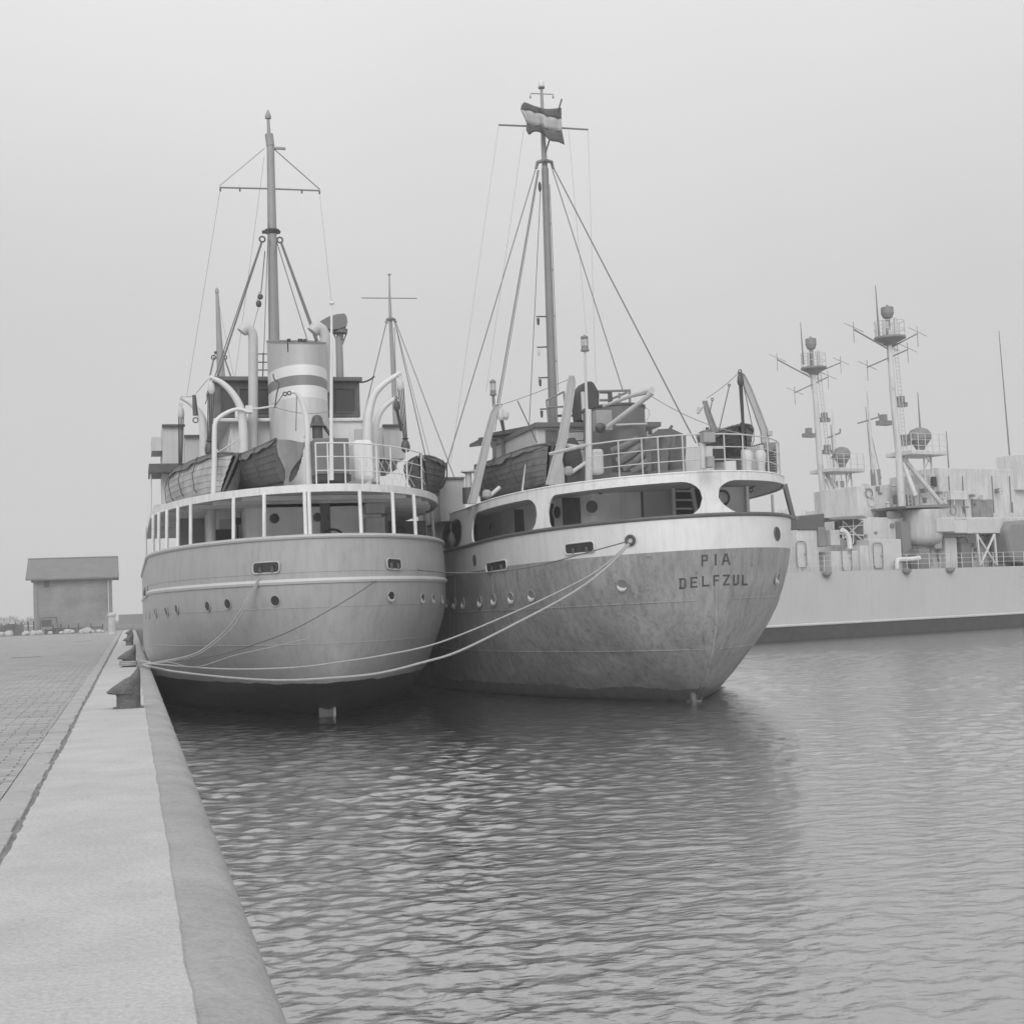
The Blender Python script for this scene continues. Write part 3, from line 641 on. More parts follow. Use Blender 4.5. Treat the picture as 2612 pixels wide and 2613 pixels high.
# boat deck
BD = 6.13
def dk(z, inset=.0, far=22.): return SA.outline(4.75, 60, inset, far)
def lift(l, z): return [V((p.x, p.y, z)) for p in l]
edge = dk(0, .10, 22)
g = MB(); o1 = lift(edge, BD); o2 = lift(edge, BD-.2); loft(g, [o1, o2]); loft(g, [lift(dk(0, .16, 22), BD-.2), o2]); g.build('boat_deck_edge', fascia_w, A, smooth=True)
g = MB(); deckfill(g, lift(dk(0, .14, 22), BD-.03)); deckfill(g, lift(dk(0, .14, 22), BD-.17)); g.build('boat_deck', mat('deckhead_grey', .6, .7, .1, 1.5), A)
g = MB()
for k in range(9):
    y = 38+k*1.3; hb = bf(y-36.4, 4.3, 10.2, 2, 2)-.1; g.box(5.15-hb, 5.15+hb, y, y+.07, BD-.29, BD-.175)
g.build('deck_beam', mat('deckhead_grey', .3), A)
railA = SA.outline(4.82)
for px, py in [(380, 1430), (391, 1422), (405, 1415), (425, 1410), (453, 1400), (487, 1395), (597, 1380), (674, 1372), (779, 1365), (790, 1365), (923, 1363), (1006, 1370), (1060, 1380), (1090, 1388), (1110, 1396)]:
    b_ = near_on(railA, px, py); c_ = V((5.15, 60, 0)); t_ = near_on(lift(dk(0, .14, 22), BD-.2), px+(8 if px < 760 else -6 if px > 800 else 0), None)
    if (t_-b_).length > 3 or t_.y > b_.y+2.5: t_ = V((b_.x, b_.y, BD-.2))
    t_ = V((b_.x+(t_.x-b_.x)*.3, b_.y+.12, BD-.19)); g = MB(); g.tube([b_, t_], .05, 8); g.build('stanchion', fascia_w, A, smooth=True)
b_ = P(540, 1395, 41.5); g = MB(); g.tube([P(541, 1393, 41.6), P(541, 1290, 41.6)], .11, 10); g.tube([P(532, 1393, 41.7), P(533, 1290, 41.7)], .05, 8); g.build('davit_pedestal', offw, A, smooth=True)
# main deckhouse
hm = mat('deckhouse_grey', .78, .6, .06, 1.5, streak=.1)
hY = 40.6
def xy(px, Y): return P(px, 1350, Y).x
X0, X1 = xy(631, hY), xy(981, hY)
g = MB(); r = .5; pts = [(X0, hY+5), (X0, hY+r)]+[(X0+r-r*math.cos(t), hY+r-r*math.sin(t)) for t in (.4, .8, 1.2)]+[(X0+r, hY), (X1-r, hY)]+[(X1-r+r*math.sin(t), hY+r-r*math.cos(t)) for t in (.4, .8, 1.2)]+[(X1, hY+r), (X1, hY+5)]
loft(g, [[V((x, y, 3.76)) for x, y in pts], [V((x, y, BD-.18)) for x, y in pts]]); dh = g.build('deckhouse_wall', hm, A, smooth=True); tH = bvh(dh)
g = MB(); g.box(1.9, 8.3, hY+5, hY+16, 3.76, BD-.19); g.box(2.3, X0-.02, hY+2.2, hY+5, 3.76, BD-.19); g.build('side_house_wall', hm, A)
def wallbox(par, px0, px1, py0, py1, Y, dp, m, name, bevel=.01):
    a = P(px0, (py0+py1)/2, Y).x; b = P(px1, (py0+py1)/2, Y).x; pm = (px0+px1)/2; z1 = P(pm, py0, Y).z; z0 = P(pm, py1, Y).z
    g = MB(); g.box(a, b, Y-dp, Y+.03, z0, z1); return g.build(name, m, par, bevel=bevel)
d_ = wallbox(A, 817, 842, 1270, 1368, hY, .05, wood, 'door')
g = MB(); c = P(837, 1325, hY-.09); g.tube([c, c+V((0, 0, .12))], .02, 6); g.build('handle', darkm, d_)
for px, py, R in ((700, 1323, .15), (810, 1320, .14)):
    porthole(tH, px, py, R, A, hm, glassd)
wallbox(A, 533, 588, 1353, 1398, 42.6, .4, blackm, 'winch')
wallbox(A, 929, 977, 1322, 1368, 40.5, .35, offw, 'deck_locker'); wallbox(A, 929, 977, 1285, 1312, 40.5, .3, offw, 'ventilation_trunk')
wallbox(A, 450, 530, 1300, 1395, 45, .1, mat('dark_grey_bulkhead', .2, .6, .1, 2), 'bulkhead')
wallbox(A, 560, 625, 1325, 1392, 42.75, .05, offw, 'door'); g = MB(); c = P(607, 1330, 42.6); g.lathe(c, [(.09, -.1), (.11, 0), (.06, .1)], 12, axis=V((0, -1, 0))); g.build('deck_lamp', blackm, A)
g = MB(); c = P(606, 1340, 42.6); g.tube([c, c-V((0, 0, 1.1))], .02, 6); g.build('pipe', darkm, A)
# steering wheel rim just seen above the rail
g = MB(); g.ring(P(850, 1380, 39.6), (0, 1, 0), .32, .035, 24); g.build('hand_wheel', blackm, A, smooth=True)
wallbox(A, 991, 1085, 1330, 1370, 43, .1, darkm, 'winch'); g = MB(); g.ring(P(1023, 1355, 42.6), (0, 1, 0), .12, .03, 16); g.build('valve_wheel', blackm, A)
# boat deck railing on the after starboard side
re = lift(dk(0, .2, 22), BD)
rp = [near_on(re, px, py) for px, py in [(808, 1237), (839, 1236), (882, 1236), (925, 1238), (962, 1243), (998, 1248), (1040, 1256), (1077, 1264), (1098, 1280)]]
rp += [p for p in re if p.x > 5.15 and p.y > rp[-1].y+1][:8:2]
posts_rail(A, rp, [.36, .72, 1.08], m=white)
g = MB(); 
for k in range(7):
    a = rp[3].lerp(rp[6], k/6); g.tube([a+V((.02, .25, .05)), a+V((.25, .4, .8))], .008, 4); g.tube([a+V((.25, .25, .05)), a+V((-.12, .4, .8))], .008, 4)
g.build('cargo_net', offw, A)
# deck gear: big dark locker, searchlight hood, white casing
lk = wallbox(A, 786, 872, 1133, 1222, 39.3, 1.4, mat('locker_grey', .15, .7, .15, 2), 'deck_locker', .03); wallbox(A, 790, 878, 1222, 1238, 39.2, 1.3, blackm, 'locker_base')
for a_, b_, c_, d_ in ((845, 866, 1141, 1163), (845, 866, 1172, 1206)): wallbox(A, a_, b_, c_, d_, 38.2, .2, mat('lamp_box_grey', .3, .6, .1, 3), 'lamp_box')
wallbox(A, 882, 932, 1137, 1238, 41, 1.5, white, 'vent_casing', .12)
c = P(810, 1108, 40); g = MB(); s_ = 1/90.
g.lathe(c, [(.15, -.12), (.15, .22)], 16); g.build('lantern_body', darkm, A, smooth=True)
g = MB(); g.lathe(c+V((0, 0, .22)), [(.27, 0), (.2, .06), (.16, .16), (.15, .24), (.1, .31), (.02, .34)], 18); g.build('lantern_hood', darkm, A, smooth=True)
g = MB(); g.tube([c+V((.2, 0, .22)), c+V((.45, 0, -.15)), c+V((.5, 0, -.25))], .05, 8); g.tube([c+V((-.22, 0, .2)), c+V((-.36, 0, -.1))], .04, 8); g.build('lantern_bracket', darkm, A, smooth=True)
g = MB(); q = [P(795, 1144, 38.9), P(815, 1131, 38.9), P(840, 1121, 38.9), P(860, 1124, 38.9), P(876, 1126, 38.9)]; g.tube(spline(q, 4), .06, 8); g.build('canvas_roll', canvasg, A, smooth=True)
# ensign staff
g = MB(); g.tube([P(846, 1225, 37.4), P(845, 1050, 37.4), P(846, 778, 37.4)], [.06, .045, .028], 8); s1 = g.build('ensign_staff', white, A, smooth=True)
g = MB(); c = P(846, 775, 37.4); g.lathe(c, [(.02, -.04), (.07, 0), (.07, .03), (.02, .06)], 12); g.build('truck', white, s1)
# casing / upperworks (white)
uY = 44.5
def pbox(par, px0, px1, py0, py1, Y0, Y1, m, name, bevel=.03, taper=0):
    a = P(px0, (py0+py1)/2, Y0).x; b = P(px1, (py0+py1)/2, Y0).x; pm = (px0+px1)/2; z1 = P(pm, py0, Y0).z; z0 = P(pm, py1, Y0).z
    g = MB(); g.box(a, b, Y0, Y1, z0, z1); return g.build(name, m, par, bevel=bevel)
pbox(A, 590, 700, 1078, 1235, 45.2, 52, white, 'casing_wall'); pbox(A, 700, 945, 1075, 1240, 44.9, 52, white, 'casing_wall')
pbox(A, 545, 950, 1066, 1075, 44.8, 52.5, white, 'upper_deck'); pbox(A, 600, 640, 1042, 1066, 46.2, 46.4, white, 'windbreak')
for px in (722, 905): wallbox(A, px, px+22, 1095, 1140, 44.85, .04, mat('door_plain_grey', .45, .5), 'door')  # casing doors in one even grey
# wheelhouse in dark varnished wood
wh = pbox(A, 546, 918, 975, 1064, 46.6, 49.8, wood, 'wheelhouse_wall', .02); g = MB()
a, b_ = P(541, 970, 46.4), P(923, 970, 46.4); g.box(a.x, b_.x, 46.3, 50.1, a.z-.02, a.z+.12); g.build('wheelhouse_roof', mat('roof_edge_dark', .12, .5), A, bevel=.02)
for px0, px1 in ((563, 603), (612, 650), (657, 688), (856, 905)):
    w_ = wallbox(A, px0, px1, 992, 1052, 46.6, .015, mat('dark_pane', .06, .15), 'window', .0)
    a = P(px0, 1022, 46.55).x; b_ = P(px1, 1022, 46.55).x; z1 = P(px0, 992, 46.55).z; z0 = P(px0, 1052, 46.55).z; g = MB(); g.tube([(a, 46.57, z0), (b_, 46.57, z0), (b_, 46.57, z1), (a, 46.57, z1), (a, 46.57, z0)], .03, 4); g.build('frame', wood, w_)
# bridge wings
for (x0_, x1_, y0_, y1_) in ((414, 470, 1086, 1184), (471, 517, 1113, 1184), (387, 413, 1115, 1150)): pbox(A, x0_, x1_, y0_, y1_, 51.5, 53.5, offw, 'bridge_wing_wall', .0)
for (x0_, x1_, y0_, y1_) in ((978, 1026, 1086, 1170), (964, 977, 1110, 1170), (1027, 1034, 1120, 1170)): pbox(A, x0_, x1_, y0_, y1_, 51.5, 53.5, offw, 'bridge_wing_wall', .0)
g = MB(); a = P(387, 1183, 51.3); g.box(.75, 9.65, 51.3, 54, a.z-.3, a.z); g.build('bridge_deck', mat('dark_wood_deck_edge', .09, .6, .2, 3), A)
for px0, px1, py in ((413, 472, 1085), (470, 518, 1112), (976, 1029, 1085)): a = P(px0, py, 51.4); b_ = P(px1, py, 51.4); g = MB(); g.box(a.x, b_.x, 51.35, 51.5, a.z-.05, a.z+.03); g.build('teak_capping', woodd, A)
g = MB(); g.box(1.2, 9.1, 52, 54, BD, a.z-.9); g.build('bridge_front_wall', offw, A)
g = MB(); g.tube([P(385, 1345, 52), P(385, 1190, 52)], .035, 6); g.build('awning_post', white, A)
pbox(A, 394, 440, 1286, 1345, 50.5, 53, offw, 'deck_locker')
# funnel
fc = V((5.30, 44.75, 0)); zt_ = 11.0; zb_ = 6.2
def ell(z, sx=.91, sy=2.0, rake=0.): return [V((fc.x+sx*math.cos(2*math.pi*k/40), fc.y+(z-zb_)*.03+sy*math.sin(2*math.pi*k/40), z)) for k in range(41)]
fm = [mat('funnel_buff', .42, .45, .04, 1, streak=.08), mat('funnel_white', .68, .45, .03, 1), mat('funnel_dark_band', .2, .45, .06, 1.5), mat('funnel_lower_paint', .56, .5, .05, 1, streak=.12)]
zs = [zb_, 8.95, 9.75, 10.1, 10.5, zt_]
def fz(py): return P(765, py, 42.8).z
lvz = [zb_, fz(1012), fz(981), fz(955), fz(928), fz(893), zt_]
fn = None
def rk(y): return .21*(y-42.75)   # the funnel top is cut on a slope, higher forward
def rl(l): return [V((p.x, p.y, p.z+rk(p.y))) for p in l]
for k, (za, zb2, mi) in enumerate(zip(lvz, lvz[1:], (3, 1, 2, 1, 0, 0))):
    g = MB(); n_ = 4; loft(g, [[V((p.x, p.y, p.z+(rk(p.y)*(p.z-lvz[4])/(lvz[6]-lvz[4]) if k >= 4 else 0))) for p in ell(za+(zb2-za)*i/n_)] for i in range(n_+1)])
    o = g.build('funnel' if k == 0 else 'funnel_band', fm[mi], A if fn is None else fn, smooth=True); fn = fn or o
g = MB(); loft(g, [rl(ell(zt_-.02, .88, 1.96)), rl(ell(zt_+.03, .92, 2.0)), rl(ell(zt_-.03, .92, 2.0))]); g.add(rl(ell(zt_-.06, .9, 1.98))[:40], [tuple(range(40))]); g.build('funnel_lip', mat('funnel_lip_grey', .2, .5), fn, smooth=True)
for px0, px1 in ((726, 735), (753, 766), (767, 775)): 
    a = P(px0, 883, 43.9); b_ = P(px1, 883, 43.9); g = MB(); g.cyl(((a.x+b_.x)/2, 43.2, zt_-.2), (b_.x-a.x)/2, .42, 12); g.build('exhaust_pipe', blackm, fn, smooth=True)
g = MB(); q = [P(697, 955, 43.2), P(700, 968, 43), P(712, 979, 42.9), P(706, 1005, 42.9), P(701, 1040, 42.9)]; g.tube(spline(q, 4), .022, 6); g.build('guy_wire', darkm, fn)
# swan-neck ventilators
def vent(px, py0, py1, Y, lean, facing=-1, r=.15, name='ventilator'):
    b_, t_ = P(px, py1, Y), P(px-lean, py0, Y); top = t_+V((0, 0, 0)); g = MB(); R1 = r*1.05
    arc = [b_, t_-V((0, 0, .3))]+[t_-V((0, 0, .3))+V((facing*(1-math.cos(t))*r*1.3, 0, math.sin(t)*r*2.0)) for t in (.5, 1., 1.5, 2.0, 2.5)]
    g.tube(arc, [r, r, r*1.02, r*1.1, r*1.2, r*1.25, r*1.2], 14); return g.build(name, mat('vent_buff', .45, .5, .04, 2), A, smooth=True)
vent(646, 838, 1150, 44.6, 1); vent(828, 840, 1000, 44.9, -1, -1, .17)
# monkey island rails
g = MB(); 
for py in (903, 924, 944): g.tube([P(640, py, 47.5), P(694, py, 47.5)], .02, 6)
for px in (671, 686): g.tube([P(px, 900, 47.5), P(px-1, 968, 47.5)], .015, 6)
g.build('ladder_rail', wirem, A)
# radar
rdm = mat('radar_dark', .16, .5)
g = MB(); g.tube([P(869, 1030, 48), P(866, 905, 48), P(864, 860, 48)], [.15, .13, .12], 10); rp_ = g.build('radar_mast', mastg, A, smooth=True)
g = MB(); c = P(867, 846, 48); g.lathe(c, [(.12, -.3), (.12, -.1), (.26, -.06), (.27, .08), (.1, .1)], 16); g.tube([c+V((-.24, 0, -.02)), c+V((-.05, 0, -.45))], .025, 5); g.tube([c+V((.24, 0, -.02)), c+V((.07, 0, -.45))], .025, 5); g.build('radar_mount', rdm, rp_, smooth=True)
g = MB(); pts = [(813, 828), (818, 818), (838, 807), (858, 801), (879, 799), (884, 806), (887, 820), (884, 833), (866, 839), (848, 841), (826, 836)]
g.prism([P(x, y, 47.7) for x, y in pts], (0, .55, 0)); g.tube([P(880, 838, 47.9), P(868, 843, 47.9)], .035, 6); g.build('radar_scanner', rdm, rp_, bevel=.05)
# main mast A
MY = 51.
am = mast(A, P(701, 960, MY), P(690, 372, MY), .215, .135, mastg, 'main_mast')
g = MB(); g.tube([P(690, 372, MY), P(686, 342, MY)], .15, 14); g.build('masthead_band', mastg, am, smooth=True)
g = MB(); g.tube([P(686, 342, MY), P(684, 300, MY)], [.07, .05], 10); g.build('topmast', mastg, am, smooth=True)
g = MB(); g.lathe(P(684, 302, MY), [(.03, -.02), (.11, 0), (.115, .09), (.07, .22), (.02, .33)], 14); g.build('masthead_finial', mastg, am, smooth=True)
g = MB(); g.tube([P(560, 478, MY), P(690, 481, MY), P(816, 486, MY)], .032, 8); y_ = g.build('yard', mastd, am, smooth=True)
for px, py in ((562, 480), (612, 480), (770, 485), (815, 487)): g = MB(); g.tube([P(px, py, MY), P(px, py+8, MY)], .03, 6); g.build('yard_block', darkm, y_)
stay(am, P(675, 378, MY), P(560, 474, MY), .014, wirel, name='yard_lift'); stay(am, P(697, 378, MY), P(816, 483, MY), .018, wirem, name='yard_lift')
g = MB(); g.box(P(698, 377, MY).x, P(728, 377, MY).x, MY-.06, MY+.06, P(700, 380, MY).z, P(700, 375, MY).z); g.build('lamp_bracket', mastg, am)
g = MB(); c = P(694, 590, MY); g.tube([P(670, 592, MY), P(694, 588, MY-.2), P(713, 592, MY)], .07, 8); g.ring(c, (0, 0.1, 1), .24, .05, 20); g.build('hound_band', darkm, am, smooth=True)
for px, py in ((669, 610), (714, 612)): g = MB(); g.ring(P(px, py, MY), (0, 1, 0), .1, .03, 14); g.build('shackle', darkm, am, smooth=True)
stay(A, P(668, 618, MY), P(556, 958, 46), .032, wirem, name='shroud'); stay(A, P(666, 618, MY), P(524, 1030, 45.5), .018, wirem, name='shroud')
stay(A, P(716, 618, MY), P(806, 870, 45), .034, wirem, name='shroud'); stay(A, P(718, 618, MY), P(818, 890, 46), .03, wirem, name='shroud'); stay(A, P(706, 618, MY), P(789, 884, 46), .018, wirem, name='shroud')
stay(A, P(685, 560, MY), P(671, 960, 47.5), .014, wirem, name='halyard'); stay(A, P(688, 600, MY), P(688, 960, 47), .016, wirem, name='halyard')
stay(A, P(676, 640, MY), P(666, 745, 50.5), .02, wirem, name='halyard'); block(A, P(664, 757, 50.4), .2, darkm); block(A, P(660, 775, 50.4), .25, darkm); stay(A, P(659, 785, 50.4), P(646, 834, 50), .014, wirel, name='halyard')
stay(A, P(561, 488, MY), P(476, 1012, 52), .008, wirel, name='signal_halyard'); stay(A, P(674, 400, MY), P(600, 960, 50), .008, wirel, name='signal_halyard'); stay(A, P(816, 500, MY), P(846, 775, 37.4), .008, wirel, name='signal_halyard')
# fore mast A
FYa = 80.5
fm_ = mast(A, P(565, 985, FYa), P(554, 752, FYa), .25, .09, mastg, 'fore_mast')
g = MB(); g.lathe(P(553.5, 750, FYa), [(.09, 0), (.11, .1), (.1, .25), (.04, .36)], 12); g.build('masthead_finial', mastg, fm_, smooth=True)
g = MB(); g.tube([P(547, 901, FYa), P(560, 896, FYa), P(572, 899, FYa)], .09, 6); g.build('hound_band', darkm, fm_)
stay(A, P(546, 912, FYa), P(536, 958, FYa-2), .05, wirem, name='shroud'); stay(A, P(572, 912, FYa), P(590, 965, FYa-2), .05, wirem, name='shroud')
g = MB(); g.ring(P(545, 912, FYa), (0, 1, 0), .12, .04, 12); g.ring(P(573, 912, FYa), (0, 1, 0), .12, .04, 12); g.build('shackle', wirem, A)
stay(A, P(560, 780, FYa), P(597, 965, 60), .012, wirel, name='halyard')
# forecastle block far forward, mostly hidden
g = MB(); g.box(2, 8.3, 56, 78, 3.7, 5.0); g.build('cargo_hatch', navd, A)
# davits
dav = mat('davit_white', .6, .5, .05, 2)
def davit(par, pxs, Y, r0, r1, m=None, name='davit', Y1=None):
    n = len(pxs); pts = spline([P(x, y, Y+(0 if Y1 is None else (Y1-Y)*i/(n-1))) for i, (x, y) in enumerate(pxs)], 5)
    g = MB(); k = len(pts); g.tube(pts, [r0+(r1-r0)*i/(k-1) for i in range(k)], 10); return g.build(name, m or dav, par, smooth=True)
davit(A, [(534, 962), (568, 978), (598, 1010), (616, 1050), (621, 1110), (622, 1236)], 44.2, .07, .17)
davit(A, [(460, 1014), (489, 1031), (511, 1058), (519, 1090), (521, 1200)], 50, .07, .17)
davit(A, [(1021, 951), (984, 976), (957, 1003), (944, 1038), (937, 1090), (935, 1236)], 44.2, .07, .18)
davit(A, [(1009, 1015), (977, 1043), (961, 1075), (957, 1115), (957, 1230)], 50, .07, .17)
davit(A, [(545, 1275), (547, 1180), (547, 1110), (551, 1076), (575, 1055), (606, 1044), (634, 1051)], 41.7, .085, .05)
dv = davit(A, [(789, 1236), (786, 1160), (783, 1080), (772, 1030), (757, 1003), (743, 1000)], 38.6, .10, .05)
g = MB(); g.ring(P(738, 1003, 38.6), (0, 1, 0), .05, .018, 10); g.ring(P(727, 1005, 38.6), (0, 1, 0), .05, .018, 10); g.tube([P(757, 1004, 38.6), P(755, 1100, 38.6)], .012, 5); g.tube([P(722, 1007, 38.6), P(700, 1038, 39)], .012, 5); g.build('davit_hook', darkm, dv)
g = MB(); c = P(633, 1047, 44); g.box(c.x-.1, c.x+.1, 43.6, 43.9, c.z-.12, c.z+.1); g.tube([P(595, 1046, 44), P(660, 1042, 44), P(700, 1036, 44)], .03, 6); g.build('davit_spreader', dav, A)
def tackle(par, px0, py0, px1, py1, Y, w=.09, blk=True, top=offw):
    a, b_ = P(px0, py0, Y), P(px1, py1, Y); g = MB()
    for dx in (-w, -w*.35, w*.35, w): g.tube([a+V((dx, 0, 0)), b_+V((dx*.6, 0, 0))], .018, 5)
    k = g.build('fall', roped, par)
    g = MB(); g.lathe(a-V((0, 0, .1)), [(.04, -.02), (.08, .03), (.095, .12), (.075, .3), (.02, .38)], 12, sx=1.2, sy=.8); g.ring(a+V((0, 0, .34)), (0, 1, 0), .05, .018, 10); g.build('upper_block', top, k, smooth=True)
    if blk: g = MB(); g.lathe(b_-V((0, 0, .42)), [(.04, 0), (.13, .07), (.15, .2), (.12, .33), (.06, .42), (.11, .46), (.05, .5)], 12); g.build('lower_block', darkm, k, smooth=True)
tackle(A, 539, 996, 534, 1128, 44.1); tackle(A, 462, 1058, 460, 1186, 49, .08, False, offw); tackle(A, 1022, 988, 1034, 1122, 44.1); tackle(A, 1012, 1040, 1024, 1100, 49, .05, False, darkm)
g = MB(); a = P(493, 1008, 46); g.tube([P(495, 1008, 46), P(499, 1060, 46)], [.06, .09], 6); k = g.build('canvas_strop', darkm, A); g = MB(); g.ring(P(499, 1072, 46), (0, 1, 0), .08, .02, 12); g.build('shackle', wirem, k)
stay(A, P(462, 1012, 50), P(494, 1010, 46), .012, wirel, sag=.02, name='span_wire'); stay(A, P(500, 1004, 46), P(530, 968, 44.2), .01, wirel, name='span_wire')
stay(A, P(590, 1095, 44), P(566, 1230, 44), .014, dav, name='guy_rod'); stay(A, P(555, 1155, 44), P(610, 1120, 44), .02, offw, name='guy_rod')
g = MB(); a_ = P(918, 975, 47); g.tube(sagline(a_, P(955, 960, 47), .06), .03, 6); g.build('shackle_chain', roped, A)
stay(A, P(700, 1038, 43), P(840, 1050, 42), .012, wirel, sag=.12, name='guy_wire')
# boats of ship A
lifeboat('pale plank lifeboat with dark cover, outermost on the left side of the left coaster', 'lifeboats of the two coasters', P(562, 1272, 41.4), P(432, 1312, 49.5)+V((0, 0, -.1)), 1.65, 1.06, -.40, plank, canvas, roped, transom=False)
lifeboat('dark boat with a grey wineglass transom on the stern deck of the left coaster', 'lifeboats of the two coasters', P(730, 1232, 38.7), P(592, 1258, 45.0), 1.25, .90, -.12, woodd, canvasg, roped, transom=True)
lifeboat('dark lifeboat behind the rail on the right side of the left coaster', 'lifeboats of the two coasters', P(1087, 1262, 41.3), P(1085, 1262, 47.0)+V((.25, 0, 0)), 1.2, .9, .1, woodd, canvas, roped, transom=False)
# ================================================================== SHIP B (right, white over grey, vee shaped stern)
tabB = [(-.6, 37.5, 18, 1.0, 3.8), (0, 36.0, 15, 1.02, 4.4), (.1, 35.85, 14.6, 1.04, 4.5), (.3, 35.6, 14.6, 1.08, 4.5), (.6, 35.25, 14.2, 1.15, 4.5), (.9, 35.05, 13.6, 1.23, 4.5), (1.2, 34.85, 12.8, 1.3, 4.5), (1.6, 34.6, 11.9, 1.4, 4.5),
        (2, 34.45, 10.9, 1.5, 4.5), (2.5, 34.35, 9.8, 1.62, 4.5), (3, 34.28, 9.1, 1.75, 4.5), (3.6, 34.2, 8.6, 1.9, 4.5), (4.1, 34.15, 8.3, 1.98, 4.5), (4.95, 34.3, 7.6, 2, 4.5)]
def zfB(t, y, z):
    f = max(0, (y-68)/20); return (max(0, z-.5)/4.4)*(1.8*f*f+.02*t) - max(0, z-.8)/4.1*(.17*min(1, max(0, y-34.3)/9)+.06*min(1, max(0, y-43)/8))
SB = Ship(14.8, tabB, 2.3, 54, 32, zfB)
B = empty('coastal_ship', (14.8, 36, 0), 'weathered coaster with white upper hull over stained grey, lettered PIA on its stern', 'ship')
hullB_m = hull_mat('stained_grey_hull_paint', .32, .085, .38, .10, .30, .6)
hullW_m = mat('weathered_white_hull_paint', .6, .5, .05, 1.2, streak=.13, spots=.08)
g = MB(); loft(g, [SB.outline(z, 60) for z in (-.6, 0, .1, .3, .6, .9, 1.2, 1.6, 2, 2.5, 3, 3.6, 4.07)]); hullB = g.build('hull', hullB_m, B, smooth=True)
g = MB(); loft(g, [SB.outline(z, 60) for z in (4.07, 4.3, 4.6, 4.95)]); hullBw = g.build('bulwark', hullW_m, B, smooth=True)
class Two:
    def __init__(s, *t): s.t = t
    def ray_cast(s, o, r):
        best = (None,)*4
        for t in s.t:
            q = t.ray_cast(o, r)
            if q[0] is not None and (best[3] is None or q[3] < best[3]): best = q
        return best
tB = Two(bvh(hullB), bvh(hullBw))
railm = mat('dark_rail_paint', .1, .5, .15, 2)
g = MB(); g.tube(SB.outline(4.97, 60), .055, 8); g.build('bulwark_rail', railm, B, smooth=True)
g = MB(); loft(g, [SB.outline(4.9, 50, .06), SB.outline(3.9, 50, .06)]); g.build('bulwark_lining', offw, B, smooth=True)
for z in (2.75, 1.45): 
    for sg in (0, 1):
        o = SB.outline(z, 60); n_ = len(o); o = o[:n_//2-2] if sg == 0 else o[n_//2+3:]
        g = MB(); g.tube(offset(o, -.005), .02, 6); g.build('plate_seam', hullB_m, B)
for d_ in (2.2, 6.5, 11, 16):      # butt welds of the shell plating
    for z0_, z1_ in ((2.8, 4.0), (1.5, 2.7), (.3, 1.4)):
        for sg in (-1, 1):
            pts = []
            for k in range(7):
                z = z0_+(z1_-z0_)*k/6; l_ = SB.half(z, 200, 0, 24.); b_ = min(l_, key=lambda q: abs(q[1]-l_[0][1]-d_-(.9 if z0_ == 1.5 else 0))); pts.append(V((14.8+sg*b_[0], b_[1], z+SB.zfun(sg*b_[0], b_[1], z))))
            g = MB(); g.tube(pts, .011, 4); g.build('butt_weld', hullB_m, B)
g = MB(); mid = [SB.outline(z, 60)[60] for z in (3.1, 2.75, 2.4, 2, 1.6, 1.2, .9, .6, .3, .1, -.3)]; g.tube([p+V((0, -.0, 0)) for p in mid], .055, 8); g.build('stern_post', hullB_m, B, smooth=True)
g = MB(); g.tube([(14.72, 35.9, .45), (14.68, 35.95, -.5)], .11, 10); g.tube([(14.95, 36.1, .25), (14.95, 36.1, -.5)], .07, 8); g.box(14.6, 14.85, 35.75, 36.4, -.6, .05); g.build('rudder', mat('rudder_paint', .11), B, smooth=True)
g = MB(); deckfill(g, SB.outline(3.95, 40, .08)); g.build('main_deck', mat('deck_planks', .22), B)
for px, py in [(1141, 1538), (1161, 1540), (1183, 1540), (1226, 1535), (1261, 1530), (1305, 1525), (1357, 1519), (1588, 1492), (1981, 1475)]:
    porthole(tB, px, py, .155, B, hullB_m, mat('porthole_grey', .19, .5, .1, 3), mat('rim_lip_lit_white', .52, .5), .36)  # white lip: light caught low in the frame, put into the colour
porthole(tB, 1981, 1362, .17, B, railm, blackm); porthole(tB, 1212, 1430, .16, B, railm, blackm)
fairlead(tB, 1444, 1402, 1517, 1394, .27, B, hullW_m); fairlead(tB, 1244, 1449, 1295, 1440, .26, B, hullW_m); fairlead(tB, 2016, 1373, 2029, 1375, .33, B, hullW_m, rollers=False)
l, n = hit(tB, 1609, 1379); g = MB(); g.ring(l+n*.05, n, .11, .045, 20); rf_ = g.build('ring_fairlead', darkm, B, smooth=True); g = MB(); g.disc(l+n*.02, n, .09); g.build('opening', offw, rf_)
l, n = hit(tB, 1148, 1466); 
# lettering: strokes laid on the plating
LET = {'P': [((0, 0), (0, 1)), ((0, 1), (.85, 1)), ((.85, 1), (.85, .5)), ((.85, .5), (0, .5))], 'I': [((.2, 0), (.2, 1))], 'A': [((0, 0), (.38, 1)), ((.38, 1), (.6, 1)), ((.6, 1), (1, 0)), ((.2, .35), (.8, .35))],
       'D': [((.1, 0), (.1, 1)), ((0, 1), (.8, 1)), ((.8, 1), (1, .85)), ((1, .85), (1, .15)), ((1, .15), (.8, 0)), ((.8, 0), (0, 0))], 'E': [((.05, 0), (.05, 1)), ((.05, 1), (.95, 1)), ((.05, .5), (.8, .5)), ((.05, 0), (.95, 0))],
       'L': [((.1, 1), (.1, 0)), ((.1, 0), (.95, 0))], 'F': [((.1, 0), (.1, 1)), ((.1, 1), (.95, 1)), ((.1, .5), (.8, .5))], 'Z': [((.05, 1), (.95, 1)), ((.95, 1), (.05, 0)), ((.05, 0), (.95, 0))],
       'J': [((.05, 1), (.05, .42)), ((.05, .2), (.05, .08)), ((.05, 0), (.5, 0)), ((.5, 0), (.95, .12)), ((.95, .12), (.95, 1))]}
